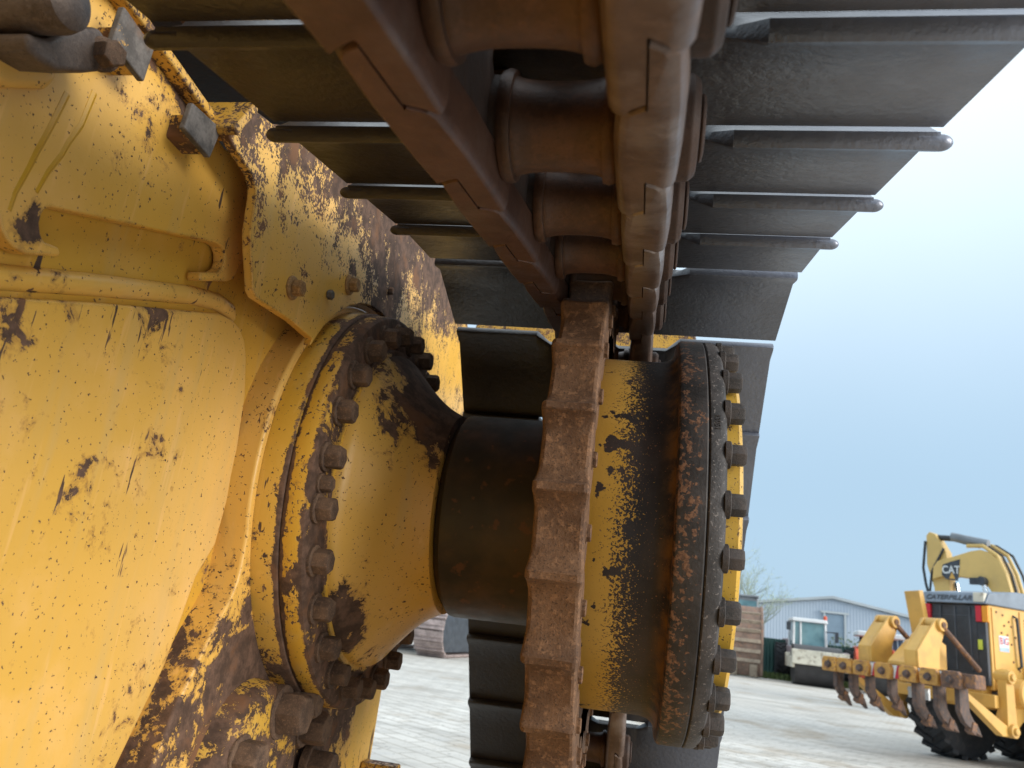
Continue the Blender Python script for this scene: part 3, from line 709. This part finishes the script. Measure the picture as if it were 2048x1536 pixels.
for x in (-.44, .27):
    for dx in (-.075, .075):
        pass
    b = MB()
    side = [(-.04, BZ+.09), (-.05, BZ+.30), (.28, BZ+.66), (.36, BZ+.74), (.46, BZ+.75), (.52, BZ+.68), (.50, BZ+.55), (.40, BZ+.36), (.38, BZ+.09)]
    b.prism(side, 'x', x-.105, x-.075); b.prism(side, 'x', x+.075, x+.105)
    b.prism([(-.045, BZ+.09), (-.052, BZ+.30), (.26, BZ+.64), (.285, BZ+.62), (-.02, BZ+.285), (-.015, BZ+.09)], 'x', x-.075, x+.075)
    br = b.build('lift_bracket', M['byellow'], gr, bevel=.008)
    b = MB(); b.lathe([(-.15, .085), (.15, .085)], (x, .43, BZ+.665), 'x', 24); b.build('pivot_boss', M['byellow'], br, bevel=.01)
    b = MB(); b.lathe([(-.165, .04), (.165, .04)], (x, .43, BZ+.665), 'x', 16); b.build('pivot_pin', M['brust'], br)
    b = MB(); b.tube([(x+.13, .45, BZ+.63), (x+.17, 1.10, BZ+.14)], .035, 12); b.build('stay_rod', M['brust'], gr)
b = MB(); b.prism([(-.02, BZ+.09), (-.02, BZ+.14), (.36, BZ+.44), (.62, BZ+.50), (.80, BZ+.42), (.80, BZ+.09)], 'x', -.10, .19); b.build('ripper_frame', M['byellow'], gr, bevel=.01)
b = MB(); b.box((-.30, .92, BZ+.78), (.24, .10, .74), Matrix.Rotation(rad(-4), 3, 'Y') @ Matrix.Rotation(rad(8), 3, 'X')); b.build('lift_cylinder_guard', M['byellow'], gr, bevel=.01)
b = MB(); b.lathe([(-.10, .11), (.10, .11)], (-.06, .62, BZ+.44), 'x', 20); b.build('cylinder_boss', M['byellow'], gr, bevel=.01)
# rear link arms and frame
for x in (.78, -.78):
    b = MB(); b.prism([(1.02, BZ+.16), (1.10, BZ+.20), (1.18, BZ+.13), (1.20, BZ-.55), (1.14, BZ-.64), (1.04, BZ-.62), (1.00, BZ-.5)], 'x', x-.06, x+.06); la = b.build('link_arm', M['byellow'], gr, bevel=.01)
    for z in (BZ+.10, BZ-.55):
        b = MB(); b.lathe([(-.10, .085), (.10, .085)], (x, 1.09, z), 'x', 24); b.lathe([(-.13, .045), (.13, .045)], (x, 1.09, z), 'x', 16); b.build('link_pin', M['byellow'], la, bevel=.008)
    b = MB(); b.prism([(.10, BZ-.14), (.25, BZ-.14), (1.06, BZ-.52), (1.06, BZ-.62), (.90, BZ-.62)], 'x', x-.05, x+.05); b.build('lower_arm', M['byellow'], gr, bevel=.01)
b = MB(); b.box((0, .95, BZ-.22), (1.5, .10, .16)); b.build('lower_beam', M['byellow'], gr, bevel=.01)
b = MB(); b.lathe([(-.11, .17), (-.08, .19), (.08, .19), (.11, .17)], (.74, 1.50, BZ-.10), 'x', 32); b.build('hose_guard_disc', M['byellow'], gr, bevel=.01)
b = MB(); b.box((.10, .32, BZ-.235), (.30, .03, .14)); b.box((.10, .30, BZ-.2), (.30, .02, .03)); b.build('number_plate', M['white'], gr)
# engine enclosure
HW, Y0, Y1, ZB, ZT = .47, 1.28, 3.9, .98, 2.10
b = MB(); b.prism([(-HW, ZB), (HW, ZB), (HW, ZT), (-HW, ZT)], 'y', Y0+.06, Y1); en = b.build('engine_enclosure', M['byellow'], gr, bevel=.015)
b = MB(); b.box((0, Y0+.035, (ZB+ZT)/2+.02), (HW*2-.04, .07, ZT-ZB-.06)); gl = b.build('grille_frame', M['bdark'], gr, bevel=.012)
b = MB()
for i in range(29): b.box((0, Y0-.006, ZB+.17+i*.028), (.66, .018, .012))
for x in (-.2, .02, .24): b.box((x, Y0-.010, 1.63), (.02, .02, .86))
b.build('grille_slats', M['slat'], gl)
b = MB(); b.box((0, Y0-.0, ZB+.06), (.70, .05, .12)); b.build('grille_sill', M['brust'], gl)
for s in (-1, 1):
    b = MB(); b.box((s*(HW-.045)-(.045 if s > 0 else -.045), Y0-.012, 1.97), (.085, .05, .22)); b.build('tail_light', M['redlamp'], gl, bevel=.008)
    b = MB(); b.box((s*(HW+.045)-(.045 if s > 0 else -.045), Y0-.012, 1.97), (.085, .05, .22)); b.build('indicator_light', M['amber'], gl, bevel=.008)
b = MB(); b.box((HW-.10, Y0-.012, 1.56), (.055, .02, .13)); b.build('lime_marker', M['lime'], gl)
# hood top with its sloping rear lip
b = MB(); b.prism([(Y0-.06, ZT), (Y0+.05, ZT+.16), (Y0+.7, ZT+.24), (Y1+.2, ZT+.25), (Y1+.2, ZT), (Y0+.1, ZT)], 'x', -HW-.03, HW+.03); hd = b.build('hood', M['bhood'], gr, bevel=.02)
sl = math.atan2(.16, .11)
text_obj('CATERPILLAR', .115, M['bdark'], hd, 'hood_lettering', Matrix.Translation((-.06, Y0-.012, ZT+.080)) @ Matrix.Rotation(sl, 4, 'X'), .002)
b = MB(); b.box((HW-.07, Y0+.0, ZT+.09), (.15, .10, .13)); b.build('hood_corner_patch', M['cream'], hd, bevel=.01)
# side door with its screws, handle, vents and sticker
b = MB(); b.box((HW+.006, 1.36+.33, 1.54), (.014, .60, 1.06)); sd = b.build('side_door', M['byellow'], gr, bevel=.004)
b = MB(); b.box((HW+.006, 2.42, 1.54), (.014, .80, 1.06)); sd2 = b.build('side_door', M['byellow'], gr, bevel=.004)
b = MB()
for y, z in ((1.48, 2.17), (1.62, 2.14), (1.75, 2.06), (1.64, 2.0), (1.80, 2.0), (1.57, 1.90), (1.70, 1.88), (1.78, 1.76), (1.80, 1.53), (1.92, 2.1), (1.93, 1.42), (1.72, 1.12), (1.58, 1.14), (1.80, 1.22), (1.86, 1.18), (1.90, 1.24), (1.88, 1.86)):
    b.lathe([(0, .016), (.012, .014)], (HW+.012, y, z-.15), 'x', 10)
b.build('door_screws', M['brust'], sd)
b = MB(); b.tube([(HW+.01, 1.86, 2.0), (HW+.06, 1.87, 1.97), (HW+.06, 1.90, 1.33), (HW+.01, 1.90, 1.29)], .018, 10); b.build('grab_handle', M['bdark'], sd)
b = MB()
for i in range(22): b.box((HW+.016, 2.42, 1.08+i*.042), (.012, .62, .018))
b.build('side_vent', M['brust'], sd2)
b = MB(); b.box((HW+.016, 1.61, 1.605), (.006, .215, .21)); stk = b.build('sticker', M['white'], sd)
b = MB(); b.box((HW+.020, 1.61, 1.532), (.004, .200, .052)); b.build('sticker_strip', M['lblue'], stk)
TM = Matrix.Rotation(rad(90), 4, 'Z') @ Matrix.Rotation(rad(90), 4, 'X')
text_obj('B', .13, M['red'], stk, 'sticker_letter', Matrix.Translation((HW+.020, 1.547, 1.635)) @ TM, .001)
text_obj('I', .13, M['blue'], stk, 'sticker_letter', Matrix.Translation((HW+.020, 1.607, 1.635)) @ TM, .001)
text_obj('G', .13, M['red'], stk, 'sticker_letter', Matrix.Translation((HW+.020, 1.667, 1.635)) @ TM, .001)
# chassis, tandem cases and wheels
b = MB(); b.box((0, 3.3, .86), (.80, 4.2, .26)); b.prism([(1.2, .55), (1.5, .98), (3.2, .98), (3.2, .62), (1.7, .62), (1.55, .5)], 'x', .50, .62); b.prism([(1.2, .55), (1.5, .98), (3.2, .98), (3.2, .62), (1.7, .62), (1.55, .5)], 'x', -.62, -.50); b.build('chassis', M['byellow'], gr, bevel=.012)
b = MB(); b.box((.2, 2.3, .92), (.9, 1.8, .1)); b.build('belly_plate', M['bdark'], gr)
for x, dy in ((-.38, 0), (.95, .95)):
    for y in (1.78+dy, 3.42+dy): wheel(gr, (x, y, .76), .76, .50, M['byellow'])
b = MB(); b.box((0, 4.9, 1.95), (1.4, 1.3, 1.5)); cb = b.build('cab', M['byellow'], gr, bevel=.03)
b = MB(); b.box((0, 4.9, 2.2), (1.42, 1.1, .8)); b.build('cab_glass', M['glass'], cb)

# --- excavator behind the grader: folded boom over the grader's hood
ex = empty('excavator', (8.85, 22.1, 0), rad(-46), 'yellow excavator with its boom folded high behind the grader hood', 'excavator')
YT = .30; ex.scale = (.86, .95, 1.035)
def plate(poly, t0, t1, name, mat, bev=.02): return MB().prism(poly, 'y', t0, t1).build(name, mat, ex, bevel=bev, smooth=35)
boom = [(-1.10, 3.30), (-1.06, 3.62), (-.92, 3.78), (-.55, 3.86), (.05, 4.02), (.35, 4.06), (.62, 3.98), (.86, 3.78), (1.02, 3.45), (1.16, 2.90), (1.38, 1.40), (.80, 1.40), (.82, 2.50), (.70, 2.92), (.46, 3.20), (.05, 3.36), (-.55, 3.42), (-.90, 3.36)]
bo = plate(boom, -YT, YT, 'boom', M['byellow2'])
stick = [(-1.32, 3.70), (-1.30, 4.45), (-1.20, 4.55), (-1.02, 4.48), (-.72, 4.02), (-.66, 3.62), (-.62, 1.7), (-1.0, 1.7), (-1.12, 3.1)]
st = plate(stick, -YT*.6, YT*.6, 'stick', M['byellow2'])
b = MB(); b.prism([(-.68, 3.32), (-.80, 3.42), (-.76, 3.68), (-.50, 3.76), (-.24, 3.82), (-.33, 3.28)], 'y', -YT-.012, -YT-.002); lg = b.build('logo_panel', M['bdark'], bo)
text_obj('CAT', .27, M['white'], lg, 'logo_letters', Matrix.Translation((-.52, -YT-.016, 3.545)) @ Matrix.Rotation(rad(90), 4, 'X'), .002)
b = MB(); b.prism([(-.58, 3.335), (-.40, 3.325), (-.49, 3.50)], 'y', -YT-.022, -YT-.018); b.build('logo_triangle', M['byellow'], lg)
b = MB(); b.tube([(.92, -.40, 1.5), (.43, -.40, 3.22)], .06, 12); b.build('boom_cylinder_rod', M['chrome'], bo)
b = MB(); b.lathe([(-.14, .11), (.14, .11)], (.42, -YT-.08, 3.28), 'y', 20); b.box((.22, -YT-.06, 3.28), (.34, .12, .16)); b.build('cylinder_pin', M['bdark'], bo)
b = MB(); b.tube([(-1.15, 0, 4.42), (-.55, 0, 4.38), (.2, 0, 4.20)], .075, 12); b.build('stick_cylinder', M['hose'], bo)
b = MB(); b.tube([(-.55, -.1, 4.42), (.05, -.1, 4.30), (.5, -.1, 4.22)], .11, 12); b.build('cylinder_barrel', M['grey'], bo)
for i, dx in enumerate((0, .14, .28, .42)):
    b = MB(); yy = -.24+i*.16
    b.tube([(-.05+dx*.3, yy, 4.16+dx*.15), (.40+dx*.4, yy, 4.16+dx*.12), (.78+dx*.5, yy, 3.92+dx*.1), (.98+dx*.55, yy, 3.5), (1.12+dx*.6, yy, 2.9), (1.32+dx*.7, yy, 1.5)], .035 if i % 2 else .05, 8)
    b.build('hydraulic_line', M['byellow2'] if i % 2 == 0 else M['hose'], bo)
b = MB(); b.tube([(-1.32, -.2, 4.3), (-1.42, -.2, 3.6), (-1.36, -.2, 3.2), (-1.20, -.2, 2.6), (-1.05, -.2, 2.2)], .04, 8); b.tube([(-.75, -.22, 4.1), (-1.15, -.22, 3.5), (-1.25, -.22, 2.9), (-1.0, -.22, 2.3)], .035, 8); b.build('stick_hose', M['hose'], st)
b = MB(); b.tube([(-.48, -.2, 3.25), (-.38, -.2, 2.8), (-.50, -.2, 2.3)], .03, 8); b.build('stick_hose', M['hose'], st)
b = MB(); b.tube([(-.58, .1, 3.25), (-.50, .1, 2.3)], .05, 8); b.build('bucket_cylinder_rod', M['chrome'], st)
b = MB(); b.box((1.6, .4, 1.55), (2.6, 2.4, 1.1)); b.build('upper_body', M['byellow2'], ex, bevel=.06)
b = MB(); b.box((.55, -.55, 1.9), (1.2, .9, 1.2)); cbx = b.build('cab', M['bdark'], ex, bevel=.05)
for s in (-1.15, 1.15):
    b = MB(); b.prism([(-1.0, .45), (-.75, .06), (3.0, .06), (3.3, .45), (3.0, .85), (-.75, .85)], 'y', s-.28+.3, s+.28+.3); b.build('crawler_track', M['bdark'], ex, bevel=.03)
b = MB(); b.prism([(-1.25, .05), (-.2, .05), (-.35, .8), (-.6, 1.5), (-1.1, 1.7), (-1.3, .9)], 'y', -.5, .5); b.build('bucket', M['brust'], ex, bevel=.03)

# --- white single drum roller
def roller(root, body, drumframe, hoodm, dx=0):
    b = MB(); b.lathe([(-.85, .55), (-.85, .72), (.85, .72), (.85, .55)], (dx, 0, .72), 'x', 48); b.build('drum', M['drum'], root, smooth=35)
    b = MB()
    for s in (-1, 1): b.box((dx+s*.93, .15, .80), (.12, 1.9, .40))
    b.box((dx, -.86, 1.00), (1.98, .26, .52)); b.box((dx, 1.05, .85), (1.98, .22, .5)); b.build('drum_frame', drumframe, root, bevel=.03)
    b = MB(); b.box((0, 1.5, .85), (.7, 1.2, .5)); b.build('articulation', M['bdark'], root)
    b = MB(); b.box((0, 2.5, 1.15), (1.5, 1.7, .45)); b.box((0, 4.0, 1.15), (1.4, 1.8, 1.0)); b.box((.35, .35, 1.22), (1.5, 1.6, .16)); b.build('body', hoodm, root, bevel=.06)
    for s in (-1, 1): wheel(root, (s*.90, 3.3, .72), .72, .52, M['white'], 18)
rl = empty('road_roller', (7.12, 32.0, 0), rad(-4), 'dirty white single-drum road roller with a glazed cab', 'road roller')
roller(rl, M['white'], M['cream'], M['mauve'])
for x in (-.62, .62):
    for y in (1.70, 3.0):
        b = MB(); b.tube([(x, y, 1.25), (x*.95, y+.06, 2.36)], .05, 8); b.build('cab_post', M['white'], rl)
b = MB(); b.tube([(-.34, 1.68, 1.25), (-.34, 1.74, 2.36)], .04, 8); b.build('cab_post', M['white'], rl)
b = MB(); b.box((0, 1.69, 1.28), (1.30, .08, .10)); b.build('cab_sill', M['white'], rl)
b = MB(); b.box((0, 2.35, 2.40), (1.38, 1.5, .15), taper=.94); b.build('cab_roof', M['white'], rl, bevel=.04)
b = MB(); b.box((0, 1.75, 1.82), (1.20, .03, 1.02)); b.build('cab_window', M['glass'], rl)
for x in (-.60, .60):
    b = MB(); b.box((x, 2.35, 1.82), (.03, 1.2, 1.02)); b.build('cab_window', M['glass'], rl)
b = MB(); b.lathe([(0, .07), (.12, .07), (.17, .03)], (.60, 1.75, 2.47), 'z', 14); b.build('beacon', M['orange'], rl)
b = MB(); b.box((-.80, 1.66, 2.12), (.16, .06, .32)); b.build('mirror', M['bdark'], rl)
b = MB(); b.box((.98, 1.5, 1.85), (.13, .06, .40)); b.tube([(.62, 1.7, 2.02), (.97, 1.52, 2.03)], .02, 6); b.build('mirror', M['bdark'], rl)

r2 = empty('road_roller', (9.40, 31.4, 0), rad(-10), 'orange and blue road roller with an open cab under a white canopy roof', 'road roller')
roller(r2, M['orange'], M['lblue'], M['orange'], .3)
b = MB(); b.box((.1, 2.6, 2.12), (1.8, 1.9, .20)); b.build('canopy', M['white'], r2, bevel=.06, seg=3)
for x in (-.50, .75):
    for y in (1.9, 3.4):
        b = MB(); b.box((x, y, 1.60), (.16, .12, .95)); b.build('canopy_post', M['darkblue'], r2, bevel=.01)
b = MB(); b.lathe([(-.12, .10), (-.10, .52), (.10, .52), (.12, .10)], (-.78, 1.75, 1.02), 'x', 32); b.build('mudguard', M['orange'], r2, smooth=35)
b = MB(); b.box((-.62, .35, .75), (.42, .5, .5)); b.build('step_box', M['orange'], r2, bevel=.02)
b = MB(); b.tube([(-.2, 2.2, 1.5), (-.1, 1.95, 1.95)], .03, 8); b.lathe([(-.02, .2), (.02, .2)], (-.1, 1.93, 1.95), 'y', 20); b.box((.1, 2.8, 1.65), (.5, .5, .15)); b.box((.1, 3.05, 1.95), (.5, .12, .6)); b.build('seat', M['bdark'], r2)

# --- machine with a big rusty bucket resting on the ground
bk = empty('excavator', (4.25, 33.2, 0), rad(-6), 'far excavator resting a big ribbed rusty bucket on the ground beside the bulldozer track', 'excavator')
prof = [(-.15, .05), (-.35, .45), (-.45, 1.1), (-.40, 1.8), (-.15, 2.35), (.25, 2.65), (.6, 2.7), (.6, 2.55), (.3, 2.5), (-.02, 2.25), (-.28, 1.75), (-.32, 1.1), (-.22, .5), (-.02, .1)]
b = MB(); b.prism(prof, 'x', -1.05, 1.05)
for s in (-1, 1): b.prism([(-.30, .10), (-.40, .45), (-.48, 1.1), (-.42, 1.85), (-.15, 2.42), (.25, 2.72), (.62, 2.74), (.75, 1.2), (.5, .15)], 'x', s*1.05-.05, s*1.05+.05)
bu = b.build('bucket', M['bucketm'], bk, bevel=.02)
b = MB()
for z, y in ((.62, -.42), (.98, -.47), (1.36, -.475), (1.74, -.44), (2.08, -.31), (2.38, -.12)):
    b.box((0, y, z), (2.0, .06, .14), Matrix.Rotation(rad(-8 if z < 1.5 else 22), 3, 'X'))
b.build('wear_band', M['bucketpale'], bu, bevel=.01)
for x in (-.75, 0, .75):
    b = MB(); b.box((x, -.28, .28), (.30, .22, .50), Matrix.Rotation(rad(12), 3, 'X')); b.build('bucket_tooth', M['bucketpale'], bu, bevel=.05)
b = MB(); b.prism([(.2, 2.5), (.7, 2.5), (1.1, 4.0), (1.5, 6.2), (1.2, 6.3), (.8, 4.6)], 'x', -.35, .15); b.build('arm', M['armred'], bk, bevel=.04)
b = MB(); b.prism([(1.2, 6.0), (1.5, 6.3), (3.4, 4.2), (5.2, 1.6), (4.6, 1.5), (3.0, 3.8)], 'x', -.5, .0); b.build('boom', M['armred'], bk, bevel=.04)
b = MB(); b.box((.1, 5.6, 1.6), (2.6, 3.2, 1.1)); b.build('upper_body', M['grey'], bk, bevel=.06)
b = MB(); b.box((.55, 3.9, 2.45), (1.0, 1.5, 1.5)); b.box((.55, 3.9, 3.24), (1.1, 1.6, .12)); cb2 = b.build('cab', M['grey'], bk, bevel=.05)
b = MB(); b.box((.55, 3.13, 2.6), (.86, .03, .9)); b.build('cab_window', M['glass'], cb2)
for s in (-1.1, 1.1):
    b = MB(); b.prism([(3.4, .5), (3.7, .06), (7.4, .06), (7.7, .5), (7.4, .95), (3.7, .95)], 'x', s-.3, s+.3); b.build('crawler_track', M['bdark'], bk, bevel=.03)

# --- crawler machine seen under the axle
cr = empty('crawler_excavator', (-4.85, 20.6, 0), rad(-8), 'pale steel crawler track machine far off, seen under the axle', 'excavator')
def crawler(x):
    R_, LN = .60, 3.6; per = []
    n = 7
    for i in range(n+1): a = pi/2+pi*i/n; per.append((R_*cos(a), R_+.06+R_*sin(a), a))
    base = MB(); base.prism([(p[0]*.9, (p[1]-R_-.06)*.9+R_+.06) for p in per]+[(LN-.8, .12), (LN-.4, .6), (LN-.8, 1.2)], 'x', x-.28, x+.28)
    tk = base.build('track_frame', M['bdark'], cr, bevel=.03)
    segs = [(q[0], q[1], q[2]) for q in per] + [(.26*i, 2*R_+.06, pi/2) for i in range(1, 12)] + [(.26*i, .06, -pi/2) for i in range(1, 12)]
    proto = None
    for y, z, a in segs:
        if proto is None:
            b = MB(); b.box((0, 0, 0), (.80, .25, .03)); b.box((0, -.10, .035), (.80, .035, .06)); b.box((0, .0, .025), (.80, .03, .04)); b.lathe([(0, .045), (.03, .04)], (0, 0, .0), 'z', 10)
            proto = b.build('crawler_shoe', M['trackpale'], tk); o = proto
        else: o = dup(proto, tk)
        o.location = (x, y, z); o.rotation_euler = (a-pi/2, 0, 0)
    b = MB(); b.lathe([(.29, .46), (.34, .30), (.32, .2), (.34, .05)], (x, .05, R_+.06), 'x', 32); b.build('idler_wheel', M['bdark'], tk)
crawler(0); crawler(-2.1)
b = MB(); b.box((-.9, 2.0, 1.05), (1.6, 2.4, .35)); b.build('undercarriage', M['bdark'], cr, bevel=.03)
b = MB(); b.box((-.8, 2.4, 1.85), (2.5, 3.4, 1.2)); b.build('upper_body', M['byellow2'], cr, bevel=.08)

# ---------------------------------------------------------------- light, sky and camera
w = bpy.data.worlds.new('World'); SC.world = w; w.use_nodes = True
nt = w.node_tree; nt.nodes.clear()
out = nt.nodes.new('ShaderNodeOutputWorld'); bg = nt.nodes.new('ShaderNodeBackground'); sky = nt.nodes.new('ShaderNodeTexSky')
SUN_EL, SUN_AZ = rad(15), rad(109)           # azimuth clockwise from +Y
sky.sky_type = 'NISHITA'; sky.sun_disc = False; sky.sun_elevation = SUN_EL; sky.sun_rotation = SUN_AZ
sky.air_density = 1.0; sky.dust_density = 3.0; sky.ozone_density = 1.0; sky.altitude = 50
tc = nt.nodes.new('ShaderNodeTexCoord'); no = nt.nodes.new('ShaderNodeTexNoise'); no.inputs['Scale'].default_value = 1.6; no.inputs['Detail'].default_value = 4
mr = nt.nodes.new('ShaderNodeMapRange'); mr.inputs[1].default_value = .3; mr.inputs[2].default_value = .75; mr.inputs[3].default_value = .82; mr.inputs[4].default_value = .96
mx = nt.nodes.new('ShaderNodeMix'); mx.data_type = 'RGBA'; mx.inputs[7].default_value = (2.7, 3.55, 4.45, 1)
geo = nt.nodes.new('ShaderNodeSeparateXYZ'); el = nt.nodes.new('ShaderNodeMapRange'); el.interpolation_type = 'SMOOTHSTEP'
el.inputs[1].default_value = .16; el.inputs[2].default_value = .85; gr2 = nt.nodes.new('ShaderNodeMix'); gr2.data_type = 'RGBA'
gr2.inputs[6].default_value = (2.15, 3.08, 3.98, 1); gr2.inputs[7].default_value = (6.2, 6.9, 7.4, 1)
lk = nt.links.new
lk(tc.outputs['Generated'], no.inputs['Vector']); lk(no.outputs[0], mr.inputs[0]); lk(mr.outputs[0], mx.inputs[0]); lk(sky.outputs[0], mx.inputs[6])
lk(tc.outputs['Generated'], geo.inputs[0]); lk(geo.outputs[2], el.inputs[0]); lk(el.outputs[0], gr2.inputs[0]); lk(gr2.outputs[2], mx.inputs[7])
lk(mx.outputs[2], bg.inputs[0]); lk(bg.outputs[0], out.inputs[0]); bg.inputs[1].default_value = .10
sl_ = bpy.data.lights.new('sun', 'SUN'); sl_.energy = 1.6; sl_.angle = rad(35); sl_.color = (1, .96, .90)
so = bpy.data.objects.new('sun', sl_); COL.objects.link(so)
sd_ = Vector((sin(SUN_AZ)*cos(SUN_EL), cos(SUN_AZ)*cos(SUN_EL), sin(SUN_EL)))
so.rotation_euler = sd_.to_track_quat('Z', 'Y').to_euler(); so.location = (20, -20, 30)

cam = bpy.data.cameras.new('camera'); co = bpy.data.objects.new('camera', cam); COL.objects.link(co)
cam.sensor_width = 36; cam.lens = 27.03; cam.clip_start = .02; cam.clip_end = 3000
Rm = Matrix(((.98387, -.06494, .16667), (.13979, -.30219, -.94294), (.11160, .95103, -.28824)))
co.matrix_world = Matrix.Translation((0, 0, CAM_H)) @ Rm.to_4x4()
cam.dof.use_dof = True; cam.dof.focus_distance = 1.05; cam.dof.aperture_fstop = 9.0
SC.camera = co
SC.view_settings.view_transform = 'Standard'; SC.view_settings.look = 'None'; SC.view_settings.exposure = 1.18; SC.view_settings.gamma = 1
SC.cycles.max_bounces = 8; SC.cycles.diffuse_bounces = 5
